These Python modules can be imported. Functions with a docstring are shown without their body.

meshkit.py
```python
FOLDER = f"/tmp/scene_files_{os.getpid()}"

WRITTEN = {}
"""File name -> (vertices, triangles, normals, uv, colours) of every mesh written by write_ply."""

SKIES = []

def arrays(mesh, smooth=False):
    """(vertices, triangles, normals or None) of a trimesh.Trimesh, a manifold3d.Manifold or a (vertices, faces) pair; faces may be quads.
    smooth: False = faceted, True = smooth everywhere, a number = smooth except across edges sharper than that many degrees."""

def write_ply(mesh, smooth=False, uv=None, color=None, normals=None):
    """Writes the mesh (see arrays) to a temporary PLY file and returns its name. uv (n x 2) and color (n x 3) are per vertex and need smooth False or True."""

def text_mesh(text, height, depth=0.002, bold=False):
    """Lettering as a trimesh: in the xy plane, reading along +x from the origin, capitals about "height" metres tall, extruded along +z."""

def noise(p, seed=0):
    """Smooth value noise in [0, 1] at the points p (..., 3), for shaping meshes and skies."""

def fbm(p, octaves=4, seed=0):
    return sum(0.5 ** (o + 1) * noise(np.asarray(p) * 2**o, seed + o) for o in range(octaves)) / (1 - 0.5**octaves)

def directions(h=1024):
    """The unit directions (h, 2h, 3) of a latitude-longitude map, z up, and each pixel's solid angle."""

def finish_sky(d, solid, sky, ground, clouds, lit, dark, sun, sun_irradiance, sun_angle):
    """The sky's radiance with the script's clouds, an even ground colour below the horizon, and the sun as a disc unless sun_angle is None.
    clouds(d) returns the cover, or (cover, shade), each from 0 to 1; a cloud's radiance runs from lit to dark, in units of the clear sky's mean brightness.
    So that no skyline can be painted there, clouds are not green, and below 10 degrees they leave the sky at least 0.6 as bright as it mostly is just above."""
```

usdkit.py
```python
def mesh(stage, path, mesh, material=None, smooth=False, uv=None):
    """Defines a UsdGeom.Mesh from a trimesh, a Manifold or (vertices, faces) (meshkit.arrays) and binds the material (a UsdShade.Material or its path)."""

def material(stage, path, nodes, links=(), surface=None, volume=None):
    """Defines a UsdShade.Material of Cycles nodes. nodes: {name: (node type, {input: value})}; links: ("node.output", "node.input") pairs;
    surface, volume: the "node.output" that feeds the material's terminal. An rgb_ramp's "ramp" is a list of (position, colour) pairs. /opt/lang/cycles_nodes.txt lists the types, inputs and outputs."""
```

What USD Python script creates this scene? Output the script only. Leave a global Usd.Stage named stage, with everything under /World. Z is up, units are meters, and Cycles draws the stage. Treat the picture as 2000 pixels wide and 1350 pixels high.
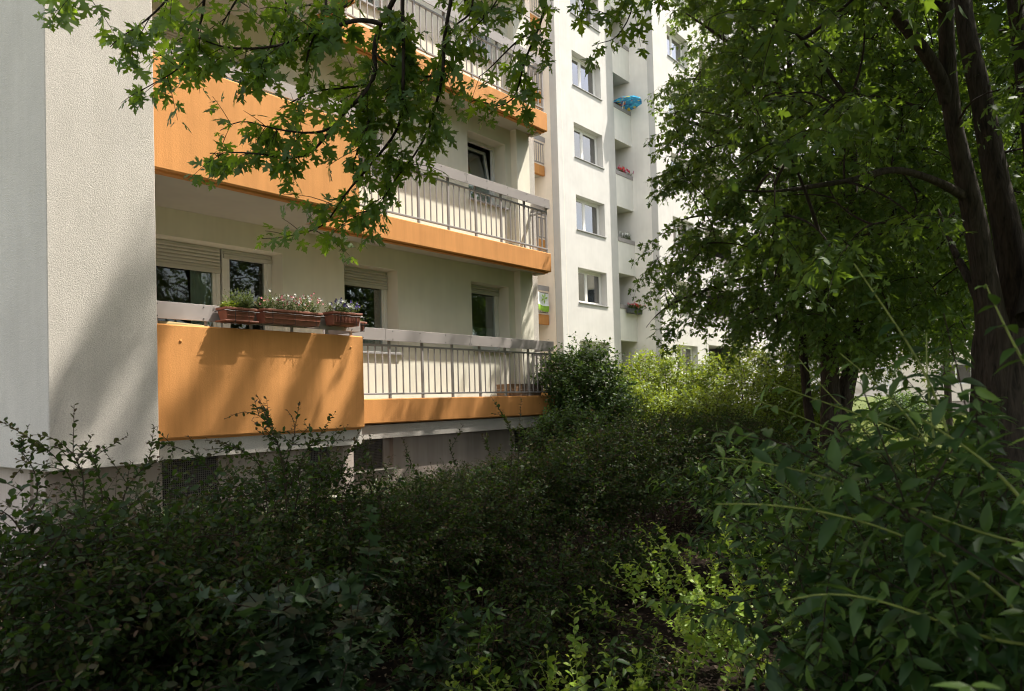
import math, random
import numpy as np, trimesh, manifold3d, shapely
from shapely.geometry import Polygon, Point
from pxr import Usd, UsdGeom, UsdShade, UsdLux, Gf, Sdf, Vt
import usdkit, meshkit

stage = Usd.Stage.CreateInMemory()
world = UsdGeom.Xform.Define(stage, '/World')
stage.SetDefaultPrim(world.GetPrim())
UsdGeom.SetStageUpAxis(stage, 'Z'); UsdGeom.SetStageMetersPerUnit(stage, 1.0)
EYE = 1.6

# ------------------------------------------------------------------ camera
F_PX, YAW, PITCH, ROLL, SHIFT = 1460.46, 0.675063, 0.024997, -0.027479, 70.97
def cam_axes():
    cy, sy, cp, sp, cr, sr = math.cos(YAW), math.sin(YAW), math.cos(PITCH), math.sin(PITCH), math.cos(ROLL), math.sin(ROLL)
    f = np.array([cy*cp, sy*cp, sp]); r = np.array([sy, -cy, 0.0]); u = np.cross(r, f)
    return f, cr*r + sr*u, cr*u - sr*r
FW, RT, UP = cam_axes()
CAM = np.array([0, 0, EYE])
cam = UsdGeom.Camera.Define(stage, '/World/camera')
cam.CreateHorizontalApertureAttr(36.0)
cam.CreateFocalLengthAttr(F_PX/2000*36)
cam.CreateVerticalApertureOffsetAttr(SHIFT/2000*36)
cam.CreateFStopAttr(5.6); cam.CreateFocusDistanceAttr(9.0)
cam.CreateClippingRangeAttr((0.05, 2000.0))
cam.AddTransformOp().Set(Gf.Matrix4d(*RT, 0, *UP, 0, *(-FW), 0, *CAM, 1))
cam.CreateExposureAttr(1.3)

# ------------------------------------------------------------------ sky and sun
SUN = np.array([0.50, -0.295, 1.0]); SUN = SUN/np.linalg.norm(SUN)
elev, rot = math.asin(SUN[2]), math.atan2(SUN[0], SUN[1])
dome = UsdLux.DomeLight.Define(stage, '/World/sky')
dome.GetPrim().SetCustomDataByKey('kind', 'structure')
sky = usdkit.material(stage, '/World/Looks/sky', {
    's': ('sky_texture', {'sky_type': 'single_scattering', 'sun_disc': False, 'sun_elevation': elev, 'sun_rotation': rot, 'aerosol_density': 4.0}),
    't': ('texture_coordinate', {}), 'mp': ('mapping', {'scale': (1.0, 1.0, 2.2)}), 'n': ('noise_texture', {'scale': 2.6, 'detail': 7.0, 'roughness': 0.6}),
    'r': ('rgb_ramp', {'ramp': [(0.42, (0.0,)*3), (0.60, (1.0,)*3)]}), 'mx': ('mix_color', {'b': (6.0, 5.8, 5.4), 'use_clamp': False}),
    'b': ('background_shader', {'strength': 0.12})},
    [('t.generated', 'mp.vector'), ('mp.vector', 'n.vector'), ('n.fac', 'r.fac'), ('r.color', 'mx.fac'), ('s.color', 'mx.a'), ('mx.result', 'b.color')], surface='b.background')
UsdShade.MaterialBindingAPI.Apply(dome.GetPrim()).Bind(sky)
sun = UsdLux.DistantLight.Define(stage, '/World/sun')
sun.CreateNormalizeAttr(True); sun.CreateIntensityAttr(1.2); sun.CreateAngleAttr(0.53)
sun.CreateColorAttr(Gf.Vec3f(1.0, 0.93, 0.83))
zq = SUN; xq = np.cross([0, 0, 1.0], zq); xq /= np.linalg.norm(xq); yq = np.cross(zq, xq)
sun.AddTransformOp().Set(Gf.Matrix4d(*xq, 0, *yq, 0, *zq, 0, 0, 0, 30, 1))

# ------------------------------------------------------------------ picture <-> place (used to set out positions)
def ray(px, py):
    return FW + (px-1000)/F_PX*RT - (py-675-SHIFT)/F_PX*UP
def at(px, py, depth):
    return CAM + ray(px, py)*depth
def ony(px, py, Y):
    d = ray(px, py); return CAM + d*(Y/d[1])
def proj(P):
    X = np.asarray(P, float) - CAM; z = X@FW
    zz = np.where(np.abs(z) < 1e-6, 1e-6, z)
    return 1000+F_PX*(X@RT)/zz, 675+SHIFT-F_PX*(X@UP)/zz, z

# ------------------------------------------------------------------ prim helpers
USED = {}
def numbered(parent, name):
    k = USED.get((parent, name), 0); USED[(parent, name)] = k+1
    return f'{parent}/{name}' if k == 0 else f'{parent}/{name}_{k:03d}'
def data(prim, label=None, cat=None, group=None, kind=None):
    for k, v in (('label', label), ('category', cat), ('group', group), ('kind', kind)):
        if v: prim.SetCustomDataByKey(k, v)
    return prim
def thing(name, label=None, cat=None, group=None, loc=(0, 0, 0), parent='/World', rz=0.0, kind=None):
    p = numbered(parent, name)
    x = UsdGeom.Xform.Define(stage, p)
    if any(loc) : x.AddTranslateOp().Set(Gf.Vec3d(*map(float, loc)))
    if rz: x.AddRotateZOp().Set(math.degrees(rz))
    data(x.GetPrim(), label, cat, group, kind)
    return p
def primvar(m, name, vals):
    UsdGeom.PrimvarsAPI(m).CreatePrimvar(name, Sdf.ValueTypeNames.FloatArray, 'vertex').Set(Vt.FloatArray.FromNumpy(np.asarray(vals, np.float32)))
def part(name, mesh, mat, parent, smooth=False, label=None, kind=None, pv=None, cat=None, group=None):
    if isinstance(mesh, MB): mesh = mesh.get()
    p = numbered(parent, name)
    m = usdkit.mesh(stage, p, mesh, M[mat] if isinstance(mat, str) else mat, smooth)
    if pv:
        for k, v in pv.items(): primvar(m, k, v)
    data(m.GetPrim(), label, cat, group, kind)
    return p

class MB:
    def __init__(self): self.v, self.f, self.n = [], [], 0
    def add(self, v, f):
        v = np.asarray(v, float); f = np.asarray(f, int)
        if f.shape[1] == 4: f = np.vstack([f[:, [0, 1, 2]], f[:, [0, 2, 3]]])
        self.v.append(v); self.f.append(f+self.n); self.n += len(v); return self
    def tm(self, m): return self.add(m.vertices, m.faces)
    def get(self): return (np.vstack(self.v), np.vstack(self.f))
    def box(self, x0, x1, y0, y1, z0, z1, b=0.0):
        if b <= 0:
            v = np.array([[x, y, z] for x in (x0, x1) for y in (y0, y1) for z in (z0, z1)])
            return self.add(v, [[0, 1, 3, 2], [4, 6, 7, 5], [0, 4, 5, 1], [2, 3, 7, 6], [0, 2, 6, 4], [1, 5, 7, 3]])
        pts = []
        for sx in (0, 1):
            for sy in (0, 1):
                for sz in (0, 1):
                    c = np.array([(x0, x1)[sx], (y0, y1)[sy], (z0, z1)[sz]]); s = np.array([1-2*sx, 1-2*sy, 1-2*sz])*b
                    for k in range(3):
                        q = c+s; q[k] = c[k]; pts.append(q)
        h = manifold3d.Manifold.hull_points(np.array(pts)).to_mesh()
        return self.add(h.vert_properties[:, :3], h.tri_verts)
    def tube(self, pts, rad, sides=6, cap=True):
        p = np.asarray(pts, float); n = len(p); rad = np.broadcast_to(rad, (n,))
        t = np.gradient(p, axis=0); t /= np.linalg.norm(t, axis=1, keepdims=True)+1e-12
        a = np.cross(t, np.where(np.abs(t[:, 2:]) < 0.85, [0, 0, 1.0], [1.0, 0, 0])); a /= np.linalg.norm(a, axis=1, keepdims=True)+1e-12
        b = np.cross(t, a); ang = np.arange(sides)*2*np.pi/sides
        v = p[:, None]+rad[:, None, None]*(np.cos(ang)[None, :, None]*a[:, None]+np.sin(ang)[None, :, None]*b[:, None])
        i, j = np.meshgrid(np.arange(n-1), np.arange(sides), indexing='ij')
        q = np.stack([i*sides+j, i*sides+(j+1) % sides, (i+1)*sides+(j+1) % sides, (i+1)*sides+j], -1).reshape(-1, 4)
        self.add(v.reshape(-1, 3), q)
        return self

def spline(pts, n=12, rad=None):
    """smooth polyline through pts (Catmull-Rom)."""
    p = np.asarray(pts, float)
    if len(p) < 3:
        t = np.linspace(0, 1, n)[:, None]; out = p[0]*(1-t)+p[-1]*t
        return (out, np.interp(np.linspace(0, 1, n), [0, 1], rad)) if rad is not None else out
    from scipy.interpolate import PchipInterpolator, CubicSpline
    s = np.r_[0, np.cumsum(np.linalg.norm(np.diff(p, axis=0), axis=1)+1e-9)]
    t = np.linspace(0, s[-1], n); out = CubicSpline(s, p)(t)
    return (out, np.interp(t, s, rad)) if rad is not None else out

# ------------------------------------------------------------------ materials
M = {}
def mat(name, nodes, links, surface='p.BSDF'):
    M[name] = usdkit.material(stage, '/World/Looks/'+name, nodes, links, surface=surface); return M[name]
def plain(name, col, rough=0.6, metal=0.0, var=0.12, scale=3.0, bump=0.0, bscale=150.0, fine=0.06):
    c = np.array(col)
    nodes = {'g': ('geometry', {}), 'n': ('noise_texture', {'scale': scale, 'detail': 5.0, 'roughness': 0.6}),
             'n2': ('noise_texture', {'scale': bscale, 'detail': 3.0, 'roughness': 0.65}),
             'r': ('rgb_ramp', {'ramp': [(0.3, tuple(c*(1-var))), (0.7, tuple(np.minimum(c*(1+var), 0.95)))]}),
             'r2': ('rgb_ramp', {'ramp': [(0.3, (1-fine,)*3), (0.7, (1.0,)*3)]}),
             'm': ('mix_color', {'blend_type': 'multiply', 'fac': 1.0}),
             'p': ('principled_bsdf', {'roughness': rough, 'metallic': metal})}
    links = [('g.position', 'n.vector'), ('g.position', 'n2.vector'), ('n.fac', 'r.fac'), ('n2.fac', 'r2.fac'), ('r.color', 'm.a'), ('r2.color', 'm.b'), ('m.result', 'p.base_color')]
    if bump:
        nodes['b'] = ('bump', {'strength': 1.0, 'distance': bump})
        links += [('n2.fac', 'b.height'), ('b.normal', 'p.normal')]
    return mat(name, nodes, links)
def weathered(name, col, streak=0.12, bump=0.004, bscale=110.0, rough=0.85, fine=0.10):
    """render / plaster: cloudy tone, faint rain streaks, grain in relief"""
    c = np.array(col)
    nodes = {'g': ('geometry', {}), 'n': ('noise_texture', {'scale': 1.3, 'detail': 6.0, 'roughness': 0.62}),
             'ms': ('mapping', {'scale': (7.0, 7.0, 0.5)}), 'ns': ('noise_texture', {'scale': 1.0, 'detail': 5.0, 'roughness': 0.7}),
             'mr': ('mapping', {'rotation': (0.62, 0.47, 0.81)}), 'n2': ('noise_texture', {'scale': bscale, 'detail': 5.0, 'roughness': 0.75}),
             'n3': ('noise_texture', {'scale': 14.0, 'detail': 4.0, 'roughness': 0.6}),
             'r': ('rgb_ramp', {'ramp': [(0.3, tuple(c*0.93)), (0.7, tuple(np.minimum(c*1.06, 0.9)))]}),
             'rs': ('rgb_ramp', {'ramp': [(0.35, (1-streak, 1-streak*1.05, 1-streak*1.15)), (0.62, (1.0,)*3)]}),
             'r2': ('rgb_ramp', {'ramp': [(0.3, (1-fine,)*3), (0.7, (1.0,)*3)]}),
             'm': ('mix_color', {'blend_type': 'multiply', 'fac': 1.0}), 'm2': ('mix_color', {'blend_type': 'multiply', 'fac': 1.0}),
             'a': ('math', {'math_type': 'multiply_add', 'value2': 0.25}),
             'b': ('bump', {'strength': 1.0, 'distance': bump}), 'p': ('principled_bsdf', {'roughness': rough, 'specular_ior_level': 0.25})}
    links = [('g.position', 'n.vector'), ('g.position', 'ms.vector'), ('ms.vector', 'ns.vector'), ('g.position', 'mr.vector'), ('mr.vector', 'n2.vector'), ('mr.vector', 'n3.vector'),
             ('n.fac', 'r.fac'), ('ns.fac', 'rs.fac'), ('n2.fac', 'r2.fac'), ('r.color', 'm.a'), ('rs.color', 'm.b'), ('m.result', 'm2.a'), ('r2.color', 'm2.b'),
             ('m2.result', 'p.base_color'), ('n3.fac', 'a.value1'), ('n2.fac', 'a.value3'), ('a.value', 'b.height'), ('b.normal', 'p.normal')]
    return mat(name, nodes, links)

weathered('stucco_coarse', (0.57, 0.535, 0.485), streak=0.06, bump=0.008, bscale=85.0, fine=0.30)
weathered('plaster', (0.74, 0.71, 0.60), streak=0.05, bump=0.002, bscale=160.0, fine=0.05)
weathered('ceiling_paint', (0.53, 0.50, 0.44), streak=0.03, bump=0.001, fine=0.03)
weathered('orange_render', (0.60, 0.277, 0.088), streak=0.13, bump=0.003, bscale=60.0, fine=0.05)
weathered('tower_white', (0.512, 0.502, 0.475), streak=0.04, bump=0.001, fine=0.03)
weathered('tower_white_lifted', (0.74, 0.715, 0.655), streak=0.04, bump=0.001, fine=0.03)  # lighter copy of the tower white; brightness of shaded recesses put into colour
weathered('tower_beige', (0.82, 0.735, 0.615), streak=0.04, bump=0.001, fine=0.03)
weathered('plinth_render', (0.46, 0.39, 0.345), streak=0.15, bump=0.003, fine=0.10)
plain('rail_paint', (0.27, 0.25, 0.243), rough=0.5, var=0.06, fine=0.04)
plain('board_paint', (0.30, 0.275, 0.265), rough=0.42, var=0.05, fine=0.03)
plain('screw_steel', (0.08, 0.08, 0.08), rough=0.4)
plain('window_plastic', (0.74, 0.73, 0.70), rough=0.35, var=0.03, fine=0.02)
plain('shutter_plastic', (0.52, 0.50, 0.45), rough=0.5, var=0.06, fine=0.04)
plain('gasket', (0.03, 0.03, 0.03), rough=0.5)
plain('sill_metal', (0.34, 0.33, 0.33), rough=0.4, metal=0.2)
plain('curtain_cloth', (0.92, 0.92, 0.90), rough=0.9, var=0.06, scale=9.0)
plain('curtain_green', (0.28, 0.36, 0.33), rough=0.9, var=0.1, scale=9.0)
plain('curtain_grey', (0.42, 0.40, 0.37), rough=0.9, var=0.1, scale=9.0)
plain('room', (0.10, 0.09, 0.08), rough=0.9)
plain('terracotta', (0.24, 0.085, 0.05), rough=0.65, var=0.22, scale=14.0, fine=0.12)
plain('grey_planter', (0.05, 0.055, 0.055), rough=0.6)
plain('wire', (0.012, 0.012, 0.012), rough=0.5)
plain('earth', (0.030, 0.022, 0.016), rough=1.0, var=0.5, scale=30.0)
plain('crate_wood', (0.24, 0.135, 0.07), rough=0.8, var=0.35, scale=18.0, fine=0.2)
plain('crate_wood_grey', (0.19, 0.14, 0.11), rough=0.8, var=0.35, scale=18.0, fine=0.2)
plain('vent_wire', (0.16, 0.145, 0.135), rough=0.6)
plain('vent_dark', (0.02, 0.02, 0.02), rough=0.9)
plain('cushion_yellow', (0.26, 0.20, 0.09), rough=0.9)
plain('pole_white', (0.75, 0.75, 0.75), rough=0.4)
plain('banner_white', (0.72, 0.74, 0.74), rough=0.7, var=0.05)
plain('banner_green', (0.24, 0.42, 0.03), rough=0.7, var=0.25, scale=6)
plain('petal_red', (0.62, 0.03, 0.03), rough=0.7, var=0.3, scale=20)
plain('petal_pink', (0.62, 0.22, 0.25), rough=0.7, var=0.3, scale=20)
plain('petal_magenta', (0.45, 0.02, 0.16), rough=0.7, var=0.3, scale=20)
plain('petal_violet', (0.06, 0.03, 0.22), rough=0.7, var=0.3, scale=20)
plain('petal_white', (0.75, 0.75, 0.70), rough=0.7, var=0.1, scale=20)
mat('parasol_cloth', {'t': ('geometry', {}), 'v': ('voronoi_texture', {'scale': 9.0}), 'r': ('rgb_ramp', {'interpolate': False, 'ramp': [(0, (0.05, 0.25, 0.42)), (0.5, (0.08, 0.42, 0.60)), (0.72, (0.55, 0.16, 0.10)), (0.80, (0.62, 0.50, 0.08)), (0.88, (0.03, 0.14, 0.34))]}),
     's': ('separate_color', {}), 'p': ('principled_bsdf', {'roughness': 0.8}), 'tr': ('translucent_bsdf', {}), 'mx': ('mix_closure', {'fac': 0.6})},
    [('t.position', 'v.vector'), ('v.color', 's.color'), ('s.r', 'r.fac'), ('r.color', 'p.base_color'), ('r.color', 'tr.color'), ('p.BSDF', 'mx.closure1'), ('tr.BSDF', 'mx.closure2')], surface='mx.closure')
mat('glass', {'f': ('fresnel', {'IOR': 1.52}), 'f2': ('math', {'math_type': 'multiply', 'value2': 0.75, 'use_clamp': True}), 't': ('transparent_bsdf', {'color': (0.90, 0.93, 0.91)}), 'g': ('glossy_bsdf', {'color': (0.95, 0.97, 1.0), 'roughness': 0.004}),
              'ge': ('geometry', {}), 'n': ('noise_texture', {'scale': 1.1, 'detail': 1.0}), 'b': ('bump', {'distance': 0.004, 'strength': 1.0}), 'm': ('mix_closure', {})},
    [('f.fac', 'f2.value1'), ('f2.value', 'm.fac'), ('t.BSDF', 'm.closure1'), ('g.BSDF', 'm.closure2'), ('ge.position', 'n.vector'), ('n.fac', 'b.height'), ('b.normal', 'g.normal')], surface='m.closure')
mat('coated_glass', {'f': ('fresnel', {'IOR': 1.52}), 'f2': ('math', {'math_type': 'multiply_add', 'value2': 2.2, 'value3': 0.12, 'use_clamp': True}), 't': ('transparent_bsdf', {'color': (0.93, 0.95, 0.94)}), 'g': ('glossy_bsdf', {'color': (0.97, 0.97, 0.96), 'roughness': 0.004}), 'm': ('mix_closure', {})},
    [('f.fac', 'f2.value1'), ('f2.value', 'm.fac'), ('t.BSDF', 'm.closure1'), ('g.BSDF', 'm.closure2')], surface='m.closure')
def bark(name, c0, c1, scale=9.0):
    mat(name, {'g': ('geometry', {}), 'm': ('mapping', {'scale': (scale*2.6, scale*2.6, scale*0.42)}), 'n': ('noise_texture', {'scale': 1.0, 'detail': 7.0, 'roughness': 0.7, 'distortion': 0.6}),
               'r': ('rgb_ramp', {'ramp': [(0.32, c0), (0.68, c1)]}), 'b': ('bump', {'distance': 0.035, 'strength': 1.0}), 'p': ('principled_bsdf', {'roughness': 0.95, 'specular_ior_level': 0.2})},
        [('g.position', 'm.vector'), ('m.vector', 'n.vector'), ('n.fac', 'r.fac'), ('r.color', 'p.base_color'), ('n.fac', 'b.height'), ('b.normal', 'p.normal')])
bark('bark', (0.010, 0.008, 0.006), (0.062, 0.049, 0.038))
bark('twig', (0.016, 0.012, 0.010), (0.050, 0.036, 0.026), 30.0)
bark('stem_brown', (0.030, 0.020, 0.014), (0.085, 0.058, 0.040), 40.0)
plain('stem_green', (0.16, 0.19, 0.035), rough=0.6, var=0.2, scale=10)
def leafmat(name, dark, mid, light, trans=(0.20, 0.30, 0.03), tfac=0.32, rough=0.5, tip=None, pale=None, spec=0.35):
    """leaf: tone varies from leaf to leaf (rnd) and towards the tips of the shoots (tip); paler below; lets light through"""
    nodes = {'a': ('attribute', {'attribute': 'rnd'}), 'r': ('rgb_ramp', {'ramp': [(0.0, dark), (0.55, mid), (1.0, light)]}),
             'g': ('geometry', {}), 'n': ('noise_texture', {'scale': 60.0, 'detail': 2.0}), 'rn': ('rgb_ramp', {'ramp': [(0.3, (0.82,)*3), (0.7, (1.0,)*3)]}),
             'mm': ('mix_color', {'blend_type': 'multiply', 'fac': 1.0}),
             'mb': ('mix_color', {'b': pale or tuple(np.array(mid)*1.25+0.012)}),
             'bf': ('math', {'math_type': 'multiply', 'value2': 0.75}),
             'p': ('principled_bsdf', {'roughness': rough, 'specular_ior_level': spec}), 't': ('translucent_bsdf', {}),
             'mt': ('mix_color', {'blend_type': 'multiply', 'fac': 1.0, 'b': (1.0, 1.0, 1.0)}), 'rt': ('rgb_ramp', {'ramp': [(0.0, tuple(np.array(trans)*0.7)), (1.0, trans)]}),
             'x': ('mix_closure', {'fac': tfac})}
    links = [('a.fac', 'r.fac'), ('g.position', 'n.vector'), ('n.fac', 'rn.fac'), ('rn.color', 'mm.b'), ('g.backfacing', 'bf.value1'), ('bf.value', 'mb.fac'),
             ('mm.result', 'mb.a'), ('mb.result', 'p.base_color'), ('a.fac', 'rt.fac'), ('rt.color', 'mt.a'), ('mt.result', 't.color'), ('p.BSDF', 'x.closure1'), ('t.BSDF', 'x.closure2')]
    if tip:
        nodes['at'] = ('attribute', {'attribute': 'tip'}); nodes['mtip'] = ('mix_color', {'b': tip}); nodes['mtt'] = ('mix_color', {'b': tuple(np.array(tip)*1.5)})
        links = [l for l in links if l[1] not in ('mm.a', 't.color')]
        links += [('r.color', 'mtip.a'), ('at.fac', 'mtip.fac'), ('mtip.result', 'mm.a'), ('mt.result', 'mtt.a'), ('at.fac', 'mtt.fac'), ('mtt.result', 't.color')]
    else:
        links += [('r.color', 'mm.a')]
    mat(name, nodes, links, surface='x.closure')
leafmat('maple_leaf', (0.026, 0.058, 0.015), (0.046, 0.095, 0.022), (0.088, 0.145, 0.028), trans=(0.19, 0.30, 0.020), tfac=0.36, spec=0.2, rough=0.62, pale=(0.085, 0.135, 0.070))
leafmat('backlit_bough_leaf', (0.032, 0.072, 0.016), (0.060, 0.120, 0.024), (0.110, 0.175, 0.030), trans=(0.30, 0.46, 0.025), tfac=0.45, pale=(0.085, 0.135, 0.070), spec=0.25)  # same maple leaf, brighter and more translucent; backlit look put into the colour
leafmat('far_leaf', (0.040, 0.085, 0.018), (0.060, 0.115, 0.022), (0.100, 0.155, 0.028), trans=(0.22, 0.30, 0.02), tfac=0.36)
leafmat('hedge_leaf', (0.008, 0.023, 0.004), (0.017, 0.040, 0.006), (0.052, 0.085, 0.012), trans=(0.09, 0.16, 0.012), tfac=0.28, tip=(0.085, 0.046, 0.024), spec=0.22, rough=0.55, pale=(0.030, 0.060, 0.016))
leafmat('lance_leaf', (0.008, 0.028, 0.007), (0.020, 0.052, 0.011), (0.060, 0.115, 0.020), trans=(0.14, 0.24, 0.03), tfac=0.30, tip=(0.13, 0.21, 0.04), rough=0.45, spec=0.25, pale=(0.040, 0.080, 0.024))
leafmat('barberry_leaf', (0.095, 0.180, 0.018), (0.150, 0.260, 0.024), (0.240, 0.350, 0.036), trans=(0.32, 0.42, 0.04), tfac=0.35, tip=(0.26, 0.32, 0.04))
leafmat('palm_leaf', (0.010, 0.026, 0.010), (0.017, 0.038, 0.014), (0.028, 0.056, 0.018), trans=(0.08, 0.15, 0.03), tfac=0.22)
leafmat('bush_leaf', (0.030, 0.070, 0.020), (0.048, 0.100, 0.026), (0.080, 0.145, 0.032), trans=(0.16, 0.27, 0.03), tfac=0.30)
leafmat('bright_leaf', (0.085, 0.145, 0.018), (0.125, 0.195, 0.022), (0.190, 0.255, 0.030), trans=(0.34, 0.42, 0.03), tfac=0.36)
leafmat('groundcover_leaf', (0.050, 0.085, 0.030), (0.075, 0.115, 0.042), (0.115, 0.155, 0.055), trans=(0.18, 0.25, 0.05), tfac=0.28, rough=0.4)
mat('ground_soil', {'g': ('geometry', {}), 'n': ('noise_texture', {'scale': 0.8, 'detail': 8.0, 'roughness': 0.7}), 'n2': ('noise_texture', {'scale': 26.0, 'detail': 6.0, 'roughness': 0.75}),
     'r': ('rgb_ramp', {'ramp': [(0.3, (0.014, 0.010, 0.007)), (0.7, (0.042, 0.030, 0.022))]}), 'r2': ('rgb_ramp', {'ramp': [(0.3, (0.45,)*3), (0.7, (1.25,)*3)]}), 'm': ('mix_color', {'blend_type': 'multiply', 'fac': 1.0}),
     'b': ('bump', {'distance': 0.03, 'strength': 1.0}), 'p': ('principled_bsdf', {'roughness': 1.0, 'specular_ior_level': 0.1})},
    [('g.position', 'n.vector'), ('g.position', 'n2.vector'), ('n.fac', 'r.fac'), ('n2.fac', 'r2.fac'), ('r.color', 'm.a'), ('r2.color', 'm.b'), ('m.result', 'p.base_color'), ('n2.fac', 'b.height'), ('b.normal', 'p.normal')])
mat('lawn', {'g': ('geometry', {}), 'n': ('noise_texture', {'scale': 0.5, 'detail': 8.0, 'roughness': 0.7}), 'n2': ('noise_texture', {'scale': 45.0, 'detail': 5.0, 'roughness': 0.8}),
     'r': ('rgb_ramp', {'ramp': [(0.3, (0.060, 0.085, 0.022)), (0.7, (0.120, 0.140, 0.036))]}), 'r2': ('rgb_ramp', {'ramp': [(0.3, (0.5,)*3), (0.7, (1.2,)*3)]}), 'm': ('mix_color', {'blend_type': 'multiply', 'fac': 1.0}),
     'b': ('bump', {'distance': 0.05, 'strength': 1.0}), 'p': ('principled_bsdf', {'roughness': 0.95, 'specular_ior_level': 0.15})},
    [('g.position', 'n.vector'), ('g.position', 'n2.vector'), ('n.fac', 'r.fac'), ('n2.fac', 'r2.fac'), ('r.color', 'm.a'), ('r2.color', 'm.b'), ('m.result', 'p.base_color'), ('n2.fac', 'b.height'), ('b.normal', 'p.normal')])
leafmat('grass_blade', (0.070, 0.105, 0.022), (0.110, 0.145, 0.030), (0.170, 0.185, 0.045), trans=(0.24, 0.30, 0.04), tfac=0.3)
leafmat('litter_leaf', (0.050, 0.032, 0.018), (0.120, 0.080, 0.048), (0.300, 0.225, 0.150), trans=(0.1, 0.06, 0.02), tfac=0.1)

# ------------------------------------------------------------------ ground
gb = MB(); n = 61
xs = np.linspace(-150, 220, n); ys = np.linspace(-150, 200, n)
X, Y = np.meshgrid(xs, ys, indexing='ij')
V = np.stack([X.ravel(), Y.ravel(), np.zeros(n*n)], 1)
i, j = np.meshgrid(np.arange(n-1), np.arange(n-1), indexing='ij')
gb.add(V, np.stack([i*n+j, (i+1)*n+j, (i+1)*n+j+1, i*n+j+1], -1).reshape(-1, 4))
part('ground', gb, 'lawn', '/World', kind='structure')
sb = MB()
def patch(poly, z, amp, step=0.35, seed=0):
    """uneven sheet over a polygon"""
    x0, y0, x1, y1 = poly.bounds
    xs = np.arange(x0, x1+step, step); ys = np.arange(y0, y1+step, step)
    X, Y = np.meshgrid(xs, ys, indexing='ij'); P = np.stack([X, Y, np.zeros_like(X)], -1)
    Z = z+amp*meshkit.fbm(P*1.3+[0.3, 0.7, 0], 4, seed)
    V = np.stack([X, Y, Z], -1).reshape(-1, 3); nx, ny = X.shape
    i, j = np.meshgrid(np.arange(nx-1), np.arange(ny-1), indexing='ij')
    q = np.stack([i*ny+j, (i+1)*ny+j, (i+1)*ny+j+1, i*ny+j+1], -1).reshape(-1, 4)
    c = V[q].mean(1); keep = shapely.contains_xy(poly, c[:, 0], c[:, 1])
    u, inv = np.unique(q[keep], return_inverse=True)
    return V[u], inv.reshape(-1, 4)
BED = Polygon([(-4, -3), (6, -2.5), (9, 0.3), (12, 2.6), (17, 5.4), (21, 9.5), (22.6, 16.2), (12.3, 16.2), (12.0, 9), (-4, 9)])
v, f = patch(BED, 0.004, 0.07, 0.22, 3)
part('soil_bed', (v, f), 'ground_soil', '/World', smooth=True, kind='structure')

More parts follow.
